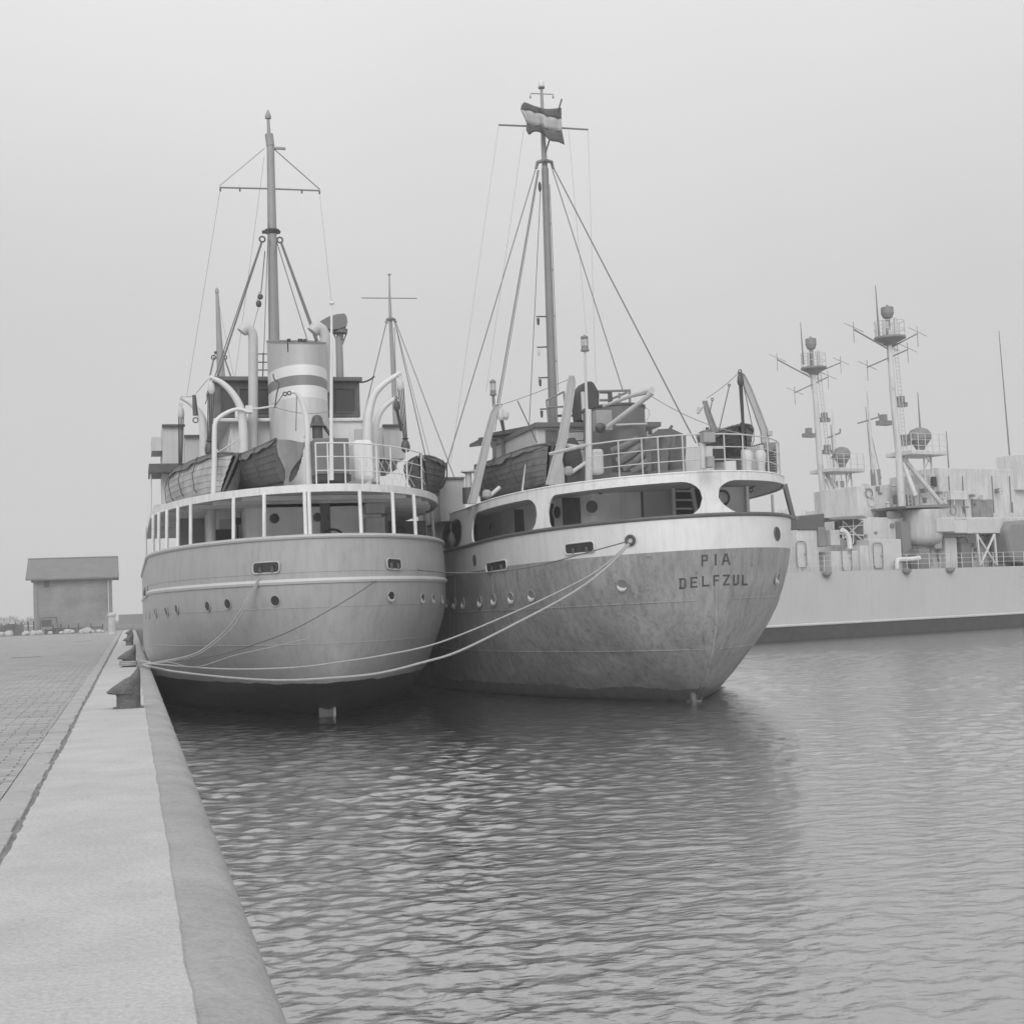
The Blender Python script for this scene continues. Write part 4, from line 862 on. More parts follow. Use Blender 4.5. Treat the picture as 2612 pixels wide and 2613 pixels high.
letm = mat('faded_black_lettering', .06, .6, .45, 9, streak=.3)
def letter(ch, x, y, w, h, sl):   # x,y lower left in photograph pixels, laid onto the hull by casting
    g = MB(); ok = 0; t = 4.6 if w > 12 else 5
    for (a, b_), (c, d) in LET[ch]:
        p0, p1 = np.array([x+a*w, y-b_*h+sl*a*w]), np.array([x+c*w, y-d*h+sl*c*w]); dv = p1-p0; ln = max(np.hypot(*dv), .1); dv = dv/ln; nn = np.array([-dv[1], dv[0]])*t/2
        k = max(2, int(ln/3)); rows = []
        for i in range(k+1):
            q = p0-dv*t*.45+dv*(ln+t*.9)*i/k; row = []
            for s_ in (-1, 1):
                l, n = hit(tB, *(q+nn*s_)); row.append(l+n*(.006+.0006*ok) if l is not None else None)
            rows.append(row)
        ok += 1
        for r0, r1 in zip(rows, rows[1:]):
            if None in r0 or None in r1: continue
            g.quadpts(r0[0], r0[1], r1[1], r1[0])
    g.build('letter', letm, B)
for ch, x0_, x1_, yb_, h_ in [('P', 1791, 1805, 1443, 25), ('I', 1824, 1830, 1441, 25), ('A', 1843, 1860, 1440, 25)]: letter(ch, x0_, yb_, x1_-x0_, h_, -.03)
for ch, x0_, x1_, yb_, h_ in [('D', 1734, 1748, 1501, 23), ('E', 1762, 1778, 1498, 23), ('L', 1791, 1808, 1495, 23), ('F', 1820, 1833, 1493, 23), ('Z', 1845, 1860, 1492, 23), ('J', 1871, 1883, 1492, 23), ('L', 1893, 1905, 1492, 23)]: letter(ch, x0_, yb_, x1_-x0_, h_, -.06)
# boat deck and the plated shelter side with rounded openings
BB = 6.12
def dkB(inset=0., far=26., dz=0.):
    return [V((p.x, p.y, BB+dz+.02*(p.x-14.8)-.12*min(1, max(0, p.y-34.3)/9))) for p in SB.outline(4.95, 90, inset, far)]
bot = [p+V((0, 0, 0)) for p in SB.outline(4.97, 90, .03, 26.)]; top = dkB(.12)
# fine steps along the side so that the rounded openings come out clean
def dense(line, k): 
    r = []
    for a, b_ in zip(line, line[1:]): r += [a.lerp(b_, i/k) for i in range(k)]
    return r+[line[-1]]
def refine(bot, top, maxd=.05):
    rb, rt = [], []
    for (a, b_), (c, d) in zip(zip(bot, bot[1:]), zip(top, top[1:])):
        k = max(1, int((b_-a).length/maxd))
        for i in range(k): rb.append(a.lerp(b_, i/k)); rt.append(c.lerp(d, i/k))
    return rb+[bot[-1]], rt+[top[-1]]
RB, RT_ = refine(bot, top)
cum = [0]
for a, b_ in zip(RB, RB[1:]): cum.append(cum[-1]+(b_-a).length)
def s_at(px, hi=.5):    # arc position whose mid-height point shows at px (port side and stern: the first match from the stern backwards)
    best = None
    for i in range(len(RB)):
        q = RB[i].lerp(RT_[i], hi); u, v = pxof(q)
        if q.x > 15.5 and px < 1840: continue
        if best is None or abs(u-px) < best[0]: best = (abs(u-px), i)
    return cum[best[1]]
# opening: (s0, s1, low frac, high frac, corner fraction start, corner fraction end)
sO = [(s_at(1125), s_at(1178), .02, .80, .3, .25), (s_at(1204), s_at(1370), -.02, .80, .12, .1), (s_at(1399), s_at(1790), -.02, .80, .07, .13)]
s3 = s_at(1833); 
g = MB(); thick = .05
def opening(s):
    for (a, b_, lo, hi, c0, c1) in sO:
        if a < s < b_:
            w = b_-a; u = (s-a)/w; m_ = (lo+hi)/2; hh = (hi-lo)/2
            c = 1
            if u < c0: c = (1-(1-u/c0)**2)**.5
            elif u > 1-c1: c = (1-(1-(1-u)/c1)**2)**.5
            lo_ = m_-hh*c if lo > 0 else lo if c > .98 else max(lo, m_-hh*(c**.6)-.0)
            return (m_-hh*(c**.9), m_+hh*c)
    if s > s3:
        u = (s-s3)/1.5; c = 1 if u > 1 else (1-(1-u)**2)**.5; u2 = (s-s3)/.7; c2 = 1 if u2 > 1 else (1-(1-u2)**2)**.5; return (.46-.56*c if u < 1 else -.06, .46+.34*c2)
    return None
iw = [offset([a, b_, b_+(b_-a)], -.0)[0] for a, b_ in zip(RB, RB[1:]+[RB[-1]*2-RB[-2]])]
def inn(i, f):
    p = RB[i].lerp(RT_[i], f); a, b_ = RB[max(0, i-1)], RB[min(len(RB)-1, i+1)]; t = b_-a; nrm = V((t.y, -t.x, 0)).normalized(); 
    c = V((14.8, 50, 0))-p; c.z = 0
    if nrm.dot(c) < 0: nrm = -nrm
    return p+nrm*thick
cols = []
for i in range(len(RB)):
    o = opening(cum[i])
    if o is None: o = (.4, .4)
    cols.append((max(0, o[0]), min(.97, max(0, o[1]))))
for i in range(len(RB)-1):
    (l0, h0), (l1, h1) = cols[i], cols[i+1]
    def qd(fa0, fb0, fa1, fb1):
        a, b_, c, d = RB[i].lerp(RT_[i], fa0), RB[i+1].lerp(RT_[i+1], fa1), RB[i+1].lerp(RT_[i+1], fb1), RB[i].lerp(RT_[i], fb0); g.quadpts(a, b_, c, d)
        g.quadpts(inn(i, fa0), inn(i, fb0), inn(i+1, fb1), inn(i+1, fa1))
    if l0 > .001 or l1 > .001: qd(0, l0, 0, l1)
    qd(h0, 1, h1, 1)
    if h0 > l0+.01 or h1 > l1+.01:
        for f0, f1 in ((h0, h1), (l0, l1)):
            if f0 > .001 or f1 > .001: g.quadpts(RB[i].lerp(RT_[i], f0), RB[i+1].lerp(RT_[i+1], f1), inn(i+1, f1), inn(i, f0))
g.build('shelter_side_plating', fascia_w, B)
dkm = mat('deckhead_grey', .6)
g = MB(); deckfill(g, [p+V((0, 0, -.02)) for p in dkB(.14)]); deckfill(g, [p+V((0, 0, -.2)) for p in dkB(.18)]); g.build('boat_deck', dkm, B)
g = MB(); g.tube([p+V((0, 0, .01)) for p in dkB(.13)], .03, 6); g.build('deck_edge_bar', fascia_w, B, smooth=True)
# inner deckhouse under the boat deck
hw = mat('inner_house_grey', .62, .6, .07, 1.5, streak=.15)
zt2 = BB-.22; 
HY = 37.3
ho = [p for p in SB.outline(4.95, 60, 1.15, 24.) if p.y > HY]; ho = [p for p in ho if p.x < 14.8]+[p for p in ho if p.x > 14.8]
g = MB(); loft(g, [[V((p.x, p.y, 3.96)) for p in ho], [V((p.x, p.y, zt2-.03)) for p in ho]]); hsB = g.build('deckhouse_wall', hw, B); tW = bvh(hsB)
def onX(px, py, X): r = ray(px, py); return CAM+r*(X/r.x)
def patch(px0, px1, py0, py1, m, name, out_=.03):
    g = MB(); n_ = 5; rows = []
    for i in range(n_+1):
        px = px0+(px1-px0)*i/n_; l, n = hit(tW, px, (py0+py1)/2)
        if l is None: return
        d_ = (l-CAM).length/F0; rows.append([V((l.x, l.y, l.z+(py1-py0)/2*d_))+n*out_, V((l.x, l.y, l.z-(py1-py0)/2*d_))+n*out_, V((l.x, l.y, l.z-(py1-py0)/2*d_))-n*.02, V((l.x, l.y, l.z+(py1-py0)/2*d_))-n*.02])
    loft(g, [r+[r[0]] for r in rows]); g.add(rows[0], [(0, 1, 2, 3)]); g.add(rows[-1], [(0, 1, 2, 3)]); return g.build(name, m, B)
for q in ((1437, 1481, 1270, 1352), (1315, 1337, 1300, 1371), (1209, 1219, 1338, 1393)): patch(*q, mat('door_wood_dark', .09, .6, .2, 3), 'door')
patch(1401, 1413, 1285, 1358, blackm, 'door')
for px, py in ((1423, 1307), (1509, 1293), (1254, 1345)): porthole(tW, px, py, .19, B, hw, glassd)
patch(1640, 1714, 1247, 1320, mat('pale_steel_door', .42, .5, .05, 2), 'door', .05); patch(1635, 1639, 1243, 1322, darkm, 'door_gap')
for px, py in ((1528, 1262), (1508, 1257)):
    c, n = hit(tW, px, py)
    if c: g = MB(); g.lathe(c+n*.12, [(.05, 0), (.07, .08), (.04, .14)], 10); g.build('deck_lamp', darkm, B)
# dark companionway with ladder at the after end
AY = HY-.02
g = MB(); a, b_ = P(1722, 1240, AY), P(1800, 1240, AY); g.box(a.x, b_.x, AY-.05, AY+.02, 3.97, zt2); g.build('companionway', blackm, B)
g = MB()
for py in (1253, 1276, 1298): g.tube([P(1718, py, AY-.5), P(1765, py, AY-.5)], .03, 6)
g.tube([P(1763, 1234, AY-.5), P(1776, 1310, AY-.5)], .06, 6); g.tube([P(1717, 1240, AY-.5), P(1720, 1318, AY-.5)], .06, 6); g.build('ladder', offw, B)
# after bulkhead seen through the starboard opening, lifebuoy hook, slanted stanchion
g = MB(); a, b_ = P(1835, 1260, 36.6), P(1903, 1260, 36.6); g.box(a.x, b_.x, 36.6, 36.7, 3.97, zt2-.02); g.box(b_.x-.08, b_.x, 36.4, 36.6, 3.97, zt2-.02); g.build('after_bulkhead', hw, B)
g = MB(); g.ring(P(1843, 1270, 36.5), (0, 1, 0), .2, .035, 20); g.build('valve_wheel', darkm, B); g = MB(); g.ring(P(1915, 1250, 36.9), (0, 1, 0), .06, .02, 12); g.tube([P(1905, 1250, 36.9), P(1925, 1240, 36.9)], .03, 5); g.build('eye_plate', darkm, B)
g = MB(); a, b_ = P(2001, 1236, 38.6), P(2024, 1326, 38.4); g.tube([a, b_], .085, 8); g.build('raked_stanchion', railm, B, smooth=True)
g = MB(); g.tube([P(1970, 1262, 41), P(1972, 1310, 41)], .05, 8); g.build('stanchion', offw, B)
# rails on the boat deck
re = dkB(.22)
def nr(px, py): return near_on(re, px, py)
rp = [nr(px, py) for px, py in [(1503, 1221), (1580, 1211), (1640, 1206), (1682, 1202), (1745, 1197), (1795, 1194), (1850, 1192), (1898, 1193), (1961, 1197), (1985, 1203), (1996, 1212)]]
rp += [p for p in re if p.x > 15 and p.y > rp[-1].y+1.5][:10:3]
posts_rail(B, rp, [.34, .68, 1.02], r=.014, m=offw)
g = MB(); g.tube([nr(1503, 1221)+V((0, 0, 1.02)), P(1403, 1158, 37.5)], .05, 8); g.build('boom', offw, B, smooth=True)
b1 = wallbox(B, 1786, 1815, 1106, 1131, 33.9, .25, mat('box_grey', .3, .7, .15, 3, spots=.2), 'deck_box'); wallbox(B, 1797, 1815, 1166, 1194, 33.9, .2, mat('box_grey', .3), 'deck_box'); 
g = MB(); g.tube([P(1792, 1131, 33.9), P(1794, 1196, 33.9)], .09, 8); g.build('box_post', offw, B)
# upper works B
whg = mat('upper_house_white', .52, .6, .06, 1.5, streak=.15)
pbox(B, 1749, 1822, 1138, 1205, 40.5, 46, whg, 'deckhouse_wall'); pbox(B, 1822, 1852, 1139, 1205, 40.8, 46, whg, 'deckhouse_wall'); wallbox(B, 1818, 1847, 1145, 1179, 40.5, .04, blackm, 'window')
pbox(B, 1370, 1500, 1085, 1240, 44.6, 50, whg, 'deckhouse_wall'); wallbox(B, 1391, 1424, 1098, 1132, 44.6, .04, wood, 'wood_panel')
g = MB()
for py in (1102, 1125, 1148): g.tube([P(1453, py-6, 44.4), P(1453, py, 44.4), P(1489, py-1, 44.4), P(1489, py-8, 44.4)], .02, 5)
g.build('rungs', darkm, B)
pbox(B, 1649, 1682, 1083, 1140, 46, 49, whg, 'deckhouse_wall'); wallbox(B, 1653, 1663, 1092, 1108, 46, .03, darkm, 'window')
g = MB(); a, b_ = P(1366, 1079, 44.4), P(1500, 1077, 44.4); c, d = P(1645, 1072, 44.4), P(1686, 1072, 44.4); g.box(a.x, d.x, 44.4, 50.4, a.z-.13, a.z+.02); g.build('house_roof', mat('roof_edge_dark', .12), B)
g = MB(); a = P(1262, 1104, 48.5); b_ = P(1366, 1082, 48.5); g.hexa([(a.x-.1, 48.4, a.z-.12), (b_.x+.1, 48.4, b_.z-.22), (b_.x+.1, 52, b_.z-.22), (a.x-.1, 52, a.z-.12), (a.x-.1, 48.4, a.z), (b_.x+.1, 48.4, b_.z), (b_.x+.1, 52, b_.z), (a.x-.1, 52, a.z)]); g.build('wheelhouse_roof', woodd, B)
for px0, px1, y0_, y1_ in ((1258, 1266, 1105, 1175), (1266, 1281, 1105, 1132), (1281, 1290, 1105, 1170), (1290, 1310, 1105, 1130), (1296, 1300, 1105, 1165), (1310, 1314, 1105, 1165), (1319, 1370, 1100, 1165), (1281, 1320, 1160, 1200), (1258, 1281, 1168, 1200)): pbox(B, px0, px1, y0_, y1_, 48.6, 48.75, wood, 'wheelhouse_panel', .0)
wallbox(B, 1220, 1262, 1118, 1124, 48.8, .3, woodd, 'awning_edge')
# low wide funnel drum
dfm = mat('funnel_dark_grey', .13, .5, .12, 1.5, streak=.25)
fc2 = V((15.12, 42.6, 0)); g = MB(); zt3 = P(1580, 1037, 41.8).z
loft(g, [[V((fc2.x+.95*math.cos(2*math.pi*k/40), fc2.y+1.3*math.sin(2*math.pi*k/40), z)) for k in range(41)] for z in (6.1, 7.5, zt3-.02)]); fB = g.build('funnel', dfm, B, smooth=True)
g = MB(); loft(g, [[V((fc2.x+r_*math.cos(2*math.pi*k/40), fc2.y+r_*1.36*math.sin(2*math.pi*k/40), z)) for k in range(41)] for r_, z in ((.94, zt3-.04), (.985, zt3-.02), (.985, zt3+.05), (.9, zt3+.06), (.86, zt3-.3))]); g.build('funnel_lip', darkm, fB, smooth=True)
wallbox(B, 1512, 1552, 1050, 1101, 40.9, .35, mat('box_grey', .3), 'vent_box'); g = MB(); c = P(1530, 1092, 40.5); g.lathe(c, [(.1, -.1), (.16, 0), (.14, .15), (.06, .2)], 12, axis=V((0, -1, 0))); g.build('motor', darkm, B, smooth=True)
g = MB(); g.tube([P(1645, 1037, 41.8), P(1655, 1045, 41.7), P(1657, 1060, 41.7), P(1650, 1073, 41.7)], .02, 5); g.tube([P(1570, 1084, 41.2), P(1650, 1081, 41.2)], .03, 6); g.build('handrail', offw, fB)
# mitre shaped covered ventilator
g = MB(); pts = [(1477, 1073), (1469, 1002), (1491, 975), (1509, 971), (1517, 978), (1530, 1002), (1529, 1035), (1503, 1073)]
g.prism([P(x, y, 45.2) for x, y in pts], (0, .7, 0)); g.build('canvas_hood', mat('black_canvas', .06, .8, .2, 3, bump=.5, bscale=5), B, bevel=.06)
g = MB(); g.tube([P(1486, 1000, 45.1), P(1490, 1072, 45.1)], .07, 6); g.build('hood_post', whg, B)
# monkey island rails
def framerail(pairs, Y, m, r=.035, name='railing'):
    g = MB()
    for a, b_ in pairs: g.tube([P(*a, Y), P(*b_, Y)], r, 6)
    return g.build(name, m, B)
framerail([((1395, 1021), (1439, 999)), ((1394, 1020), (1399, 1077)), ((1416, 1012), (1421, 1077)), ((1438, 999), (1442, 1040)), ((1395, 1040), (1460, 1036))], 47.2, mat('rail_mid_grey', .2, .5))
framerail([((1440, 1022), (1480, 1021)), ((1400, 1061), (1478, 1060))], 48, darkm, .045)
framerail([((1500, 999), (1608, 996)), ((1530, 1021), (1554, 1021)), ((1606, 996), (1607, 1036)), ((1580, 1003), (1581, 1036)), ((1559, 1018), (1600, 1001))], 46.2, mat('rail_mid_grey', .2), .045)
wallbox(B, 1551, 1560, 1000, 1036, 46.2, .1, darkm, 'rail_post'); wallbox(B, 1530, 1552, 999, 1004, 46.2, .05, darkm, 'rail_top')
# derrick boom over the funnel
g = MB(); g.tube([P(1552, 1088, 40.2), P(1652, 1012, 38.8), P(1662, 1000, 38.7)], [.075, .075, .11], 10); g.tube([P(1540, 1036, 41), P(1610, 1010, 39.5), P(1664, 995, 38.7)], [.05, .06, .1], 8); g.build('crane_jib', offw, B, smooth=True)
stay(B, P(1660, 1010, 38.7), P(1890, 1106, 38), .012, wirel, sag=.15, name='jib_wire')
# canvas shelter with things stowed under it
cv = mat('stowed_canvas', .15, .85, .2, 3, bump=.9, bscale=4)
def cloth(name, rows, m, par): g = MB(); loft(g, rows); return g.build(name, m, par, smooth=True)
a, b_, c, d = P(1640, 1113, 37.2), P(1748, 1111, 36.4), P(1748, 1198, 36.6), P(1640, 1203, 37.3)
rows = [];
for i in range(13):
    t = i/12; row = []
    for j in range(19):
        s = j/18; p = a.lerp(b_, s).lerp(d.lerp(c, s), t); row.append(p+V((0, .1*math.sin(s*17+t*3)*(.3+t)+.06*math.sin(s*31), 0)))
    rows.append(row)
cloth('canvas_screen', rows, cv, B)
g = MB(); pk = P(1706, 1093, 38.2); base = [P(1655, 1113, 37.0), P(1750, 1110, 36.4), P(1750, 1113, 39.5), P(1655, 1115, 39.5)]
r1, r2 = P(1680, 1095, 38.2), P(1712, 1093, 38); g.add(base+[r1, r2], [(0, 1, 5, 4), (1, 2, 5), (2, 3, 4, 5), (3, 0, 4)]); g.build('canvas_top', mat('black_canvas', .06), B)
g = MB(); g.tube([P(1708, 1096, 38), P(1714, 1086, 38)], .04, 6); g.build('canvas_pole', darkm, B)
wallbox(B, 1560, 1640, 1128, 1205, 38.6, .6, mat('stowed_dark_gear', .08, .8, .4, 3), 'stowed_gear'); 
for k, (x, y, x2, y2, r_) in enumerate([(1576, 1178, 1632, 1140, .13), (1590, 1195, 1650, 1150, .1), (1560, 1150, 1625, 1120, .09), (1610, 1200, 1670, 1165, .12)]): g = MB(); g.tube([P(x, y, 37.4), P((x+x2)/2, (y+y2)/2+3, 37.2), P(x2, y2, 37.4)], r_, 8); g.build('rolled_tarpaulin', cv, B, smooth=True)
wallbox(B, 1662, 1684, 1150, 1185, 36.3, .05, darkm, 'slatted_crate'); wallbox(B, 1708, 1735, 1148, 1178, 36.2, .05, darkm, 'slatted_crate')
for px in (1961, 1975): 
    g = MB()
    for k in range(12): z = BB+.12+k*.075; p = P(px, 1170, 38.2); g.box(p.x-.16, p.x+.02, 38.1, 38.25, z, z+.035)
    g.build('louvre', darkm, B)
pbox(B, 1950, 1990, 1128, 1212, 38.9, 41, mat('locker_mid_grey', .2, .6), 'deck_locker'); pbox(B, 1940, 1950, 1135, 1212, 38.6, 40, offw, 'deck_locker')
for px in (1908, 1942): g = MB(); c = P(px, 1200, 38); g.lathe((c.x, 38, BB), [(.12, 0), (.12, .5), (.16, .66), (.17, .86), (.1, .95)], 14); g.build('ventilator', offw, B, smooth=True)
# davits B
bm_ = mat('davit_buff', .4, .5, .06, 2, streak=.1)
def boom(pxs, Y, ws, par=B, name='davit', d=.12, m=None):
    g = MB(); k = len(pxs); L_, R_ = [], []
    for (x, y), w in zip(pxs, ws): L_.append((x-w/2, y)); R_.append((x+w/2, y))
    pts = [P(*q, Y) for q in L_]+[P(*q, Y) for q in R_[::-1]]; g.prism(pts, (0, d, 0)); o = g.build(name, m or bm_, par, bevel=.015)
    g = MB()
    for side in (L_, R_): g.tube([P(*q, Y-.03) for q in side], .022, 6)
    g.build('flange', m or bm_, o, smooth=True); return o
d1 = boom([(1203, 1286), (1212, 1253), (1230, 1177), (1246, 1107), (1259, 1055), (1268, 1033), (1276, 1030)], 42, [20, 20, 19, 18, 15, 12, 5])
d2 = boom([(1404, 1236), (1417, 1186), (1434, 1127), (1446, 1058), (1455, 1000), (1458, 975), (1458, 958)], 38.2, [21, 21, 21, 20, 18, 18, 10])
d3 = boom([(1957, 1190), (1951, 1100), (1932, 1048), (1907, 985), (1893, 955), (1885, 949)], 40, [15, 17, 15, 15, 12, 4])
d4 = boom([(1838, 1150), (1832, 1129), (1820, 1090), (1806, 1050), (1798, 1022)], 43, [14, 14, 13, 11, 8], m=mastg)
stay(B, P(1278, 1033, 42), P(1450, 968, 38.2), .01, wirel, sag=.03, name='span_wire'); stay(B, P(1320, 1022, 41), P(1370, 1130, 41), .018, wirem, name='guy_rope'); stay(B, P(1880, 955, 40), P(1803, 1016, 43), .01, wirel, sag=.04, name='span_wire')
for (x0_, y0_, x1_, y1_, Y) in ((1860, 986, 1832, 1106, 41), (1817, 1022, 1810, 1055, 42.5)): stay(B, P(x0_, y0_, Y), P(x1_, y1_, Y), .018, wirem, name='lifeline'); g = MB(); g.ring(P(x0_, y0_-3, Y), (0, 1, 0), .04, .015, 10); g.build('thimble', darkm, B)
tackle(B, 1889, 975, 1897, 1112, 39.9, .05, False, darkm); tackle(B, 1278, 1063, 1286, 1105, 42, .05, False, offw); stay(B, P(1897, 985, 40), P(1924, 1112, 40), .015, wirem, name='fall')
wallbox(B, 1955, 1967, 1100, 1112, 40, .1, bm_, 'davit_cleat'); g = MB(); g.tube([P(1795, 1034, 43), P(1785, 1042, 43), P(1780, 1055, 43)], [.03, .09, .05], 8); g.build('pulley_block', offw, B)
g = MB(); c = P(1290, 1060, 42); g.lathe(c, [(.03, -.15), (.1, -.05), (.1, .08), (.04, .15)], 10); g.build('pulley_block', offw, B)
# lamp posts
def lamppost(px, pt, pb, Y, px2):
    g = MB(); g.tube([P(px2, pb, Y), P((px+px2)/2, (pt+pb)/2+30, Y), P(px, pt+40, Y)], [.08, .045, .03] if pb > 1100 else [.05, .05, .05], 10); lp = g.build('lamp_post', offw if pb > 1100 else mastd, B, smooth=True)
    c = P(px, pt+40, Y); h = P(px, pt, Y).z-c.z; g = MB(); r_ = .095
    g.lathe(c, [(r_*1.25, -.02), (r_*1.25, .03), (r_*1.05, .04), (r_*1.05, h*.28)], 14); g.lathe(c+V((0, 0, h*.74)), [(r_*1.05, 0), (r_*1.12, .02), (r_*1.05, h*.15), (r_*.3, h*.2), (.02, h*.26)], 14); 
    for k in range(6): t = k*math.pi/3; g.tube([c+V((r_*math.cos(t), r_*math.sin(t), h*.25)), c+V((r_*math.cos(t), r_*math.sin(t), h*.8))], .008, 4)
    g.build('lantern_frame', mastd, lp, smooth=True); g = MB(); g.cyl(c+V((0, 0, h*.27)), r_*.82, h*.5, 12); g.build('lantern_glass', mat('frosted_glass', .5, .2), lp, smooth=True)
lamppost(1492, 854, 1225, 37, 1503); lamppost(1258, 967, 1062, 46, 1262)
g = MB(); g.tube([P(1501, 1045, 37), P(1502, 1225, 37)], [.085, .1], 12); g.build('post_sleeve', offw, B, smooth=True)
g = MB(); c = P(1196, 1215, 43); g.lathe(P(1196, 1245, 43), [(.12, 0), (.1, .3), (.1, .45), (.25, .5), (.22, .56), (.05, .6)], 14); g.build('mushroom_vent', offw, B, smooth=True)
g = MB(); g.lathe(P(1196, 1285, 43), [(.2, 0), (.19, .5)], 12); g.build('vent_trunk', darkm, B, smooth=True)
pbox(B, 1122, 1186, 1220, 1330, 46.2, 50, offw, 'side_screen', .01); pbox(B, 1122, 1186, 1217, 1221, 46.1, 50, navd, 'screen_top', .0)
# main mast B
MB_Y = 48.
bmn = mast(B, P(1412, 1085, MB_Y), P(1390, 430, MB_Y), .165, .125, mastd, 'main_mast')
g = MB(); g.tube([P(1390, 430, MB_Y), P(1386, 360, MB_Y), P(1383, 270, MB_Y), P(1381, 226, MB_Y)], [.105, .09, .06, .05], 12); g.build('topmast', mastg, bmn, smooth=True)
g = MB(); c = P(1381, 222, MB_Y); g.lathe(c, [(.11, -.03), (.11, .02), (.09, .04), (.1, .16), (.06, .25), (.01, .28)], 14); g.build('masthead_lamp', mat('lamp_glass_pale', .6, .3), bmn, smooth=True)
g = MB(); g.lathe(c, [(.12, -.04), (.12, .02)], 14); g.tube([P(1353, 238, MB_Y), P(1381, 239, MB_Y), P(1411, 240, MB_Y)], .018, 6); 
for px in (1353, 1411): g.lathe(P(px, 248, MB_Y), [(.02, -.04), (.035, 0), (.02, .07)], 8); g.tube([P(px, 240, MB_Y), P(px, 246, MB_Y)], .01, 5)
g.build('masthead_crossbar', mastd, bmn)
g = MB(); g.tube([P(1272, 318, MB_Y), P(1385, 323, MB_Y), P(1500, 330, MB_Y)], .035, 8); g.build('yard', mastd, bmn, smooth=True)
g = MB(); g.tube([P(1367, 430, MB_Y), P(1371, 414, MB_Y), P(1389, 408, MB_Y-.25), P(1407, 413, MB_Y), P(1411, 430, MB_Y)], [.05, .07, .07, .07, .05], 8); g.build('hound_band', mastd, bmn, smooth=True)
for px, py, dk_ in ((1370, 808, 1), (1372, 886, 0), (1375, 964, 1), (1379, 1044, 1)):
    g = MB(); g.tube([P(px-2, py, MB_Y), P(px+24, py-1, MB_Y)], .025, 6); br_ = g.build('lamp_bracket', darkm, bmn); g = MB(); g.lathe(P(px+3, py+18, MB_Y), [(.03, -.05), (.045, 0), (.055, .15), (.05, .2)], 10); g.build('mast_lamp', darkm if dk_ else mat('lamp_glass_pale', .6), br_, smooth=True)
g = MB(); g.tube([P(1402, 470, MB_Y), P(1410, 650, MB_Y), P(1416, 810, MB_Y), P(1424, 1000, MB_Y)], .015, 5)
for py, px in ((571, 1406), (688, 1411), (806, 1416), (921, 1420)): g.tube([P(px-10, py, MB_Y), P(px, py, MB_Y)], .025, 5)
g.build('conduit', mastd, bmn)
g = MB(); g.lathe(P(1377, 478, MB_Y), [(.03, -.15), (.06, -.05), (.06, .1), (.03, .2)], 8); g.build('halyard_block', blackm, bmn)
for a, b_, Ye, r_ in (((1366, 432), (1131, 1215), 46, .018), ((1372, 434), (1268, 1035), 46, .022), ((1375, 434), (1262, 1100), 47, .014), ((1379, 480), (1350, 1085), 47.5, .014), ((1409, 432), (1588, 994), 46.5, .018), ((1413, 430), (1775, 1130), 42, .022)):
    stay(B, P(*a, MB_Y), P(*b_, Ye), r_, wirem, name='shroud')
for a, b_, Ye in (((1272, 320), (1150, 1180), 46), ((1336, 330), (1240, 1000), 46), ((1500, 331), (1520, 980), 46), ((1450, 330), (1500, 900), 46)): stay(B, P(*a, MB_Y), P(*b_, Ye), .006, wirel, name='signal_halyard')
# gaff and fore mast
g = MB(); g.tube([P(1392, 388, MB_Y-.3), P(1433, 252, MB_Y-.6)], .028, 6); g.build('flag_gaff', darkm, bmn)
FYb = 80.
fmb = mast(B, P(1014, 1150, FYb), P(996, 815, FYb), .2, .1, mastg, 'fore_mast')
g = MB(); g.tube([P(996, 815, FYb), P(994, 760, FYb), P(993, 702, FYb)], [.1, .07, .035], 10); g.lathe(P(993, 701, FYb), [(.1, -.02), (.1, .05), (.04, .07)], 10); g.build('topmast', mastg, fmb, smooth=True)
g = MB(); g.tube([P(922, 760, FYb), P(1064, 761, FYb)], .03, 6); g.build('yard', mastd, fmb)
g = MB(); g.tube([P(985, 824, FYb), P(988, 815, FYb), P(997, 812, FYb-.3), P(1006, 815, FYb), P(1010, 824, FYb)], .09, 6); g.build('hound_band', mastd, fmb)
for a, b_, Ye, r_ in (((985, 826), (926, 1070), 70, .03), ((1008, 826), (1090, 1185), 62, .03), ((1011, 826), (1165, 1235), 62, .025), ((1006, 835), (1013, 1080), FYb, .02), ((1010, 830), (1105, 1200), 62, .015)): stay(B, P(*a, FYb), P(*b_, Ye), r_, wirem, name='shroud')
# boats of ship B
lifeboat('large canvas covered lifeboat between the two flat davits of the right coaster', 'lifeboats of the two coasters', P(1398, 1240, 39.2), P(1228, 1282, 46.2), 1.6, .95, -.15, mat('stained_boat_planks', .13, .6, .3, 5, streak=.35, spots=.3), mat('brown_grey_canvas', .15, .85, .15, 3, bump=.8, bscale=5), roped, transom=False)
lifeboat('low dark covered boat slung under the tall right davit of the right coaster', 'lifeboats of the two coasters', P(1902, 1168, 40.3), P(1815, 1172, 46.2), 1.3, .8, .1, woodd, canvas, roped, transom=False)
g = MB(); c = P(1445, 1135, 38.4); g.tube([P(1440, 1135, 38.4), P(1475, 1140, 38.3)], .05, 8); g.build('davit_arm', offw, B); g = MB(); c = P(1460, 1165, 39.5); g.lathe(c-V((0, 0, .4)), [(.25, 0), (.3, .3), (.22, .75), (.1, .95)], 14); g.build('winch_cover', mat('black_canvas', .06), B, smooth=True)
for (x0_, y0_, x1_, y1_) in ((1250, 1265, 1275, 1243), (1458, 1205, 1495, 1180)):
    g = MB(); g.tube([P(x0_, y0_, 38), P(x1_, y1_, 38)], .055, 8); g.build('capstan_bar', offw, B, smooth=True); g = MB(); c = P(x0_-8, y0_-2, 38); g.lathe(c-V((0, 0, .1)), [(.08, 0), (.13, .05), (.13, .18), (.08, .24)], 12); g.build('winch_drum', mat('box_grey', .3), B, smooth=True)
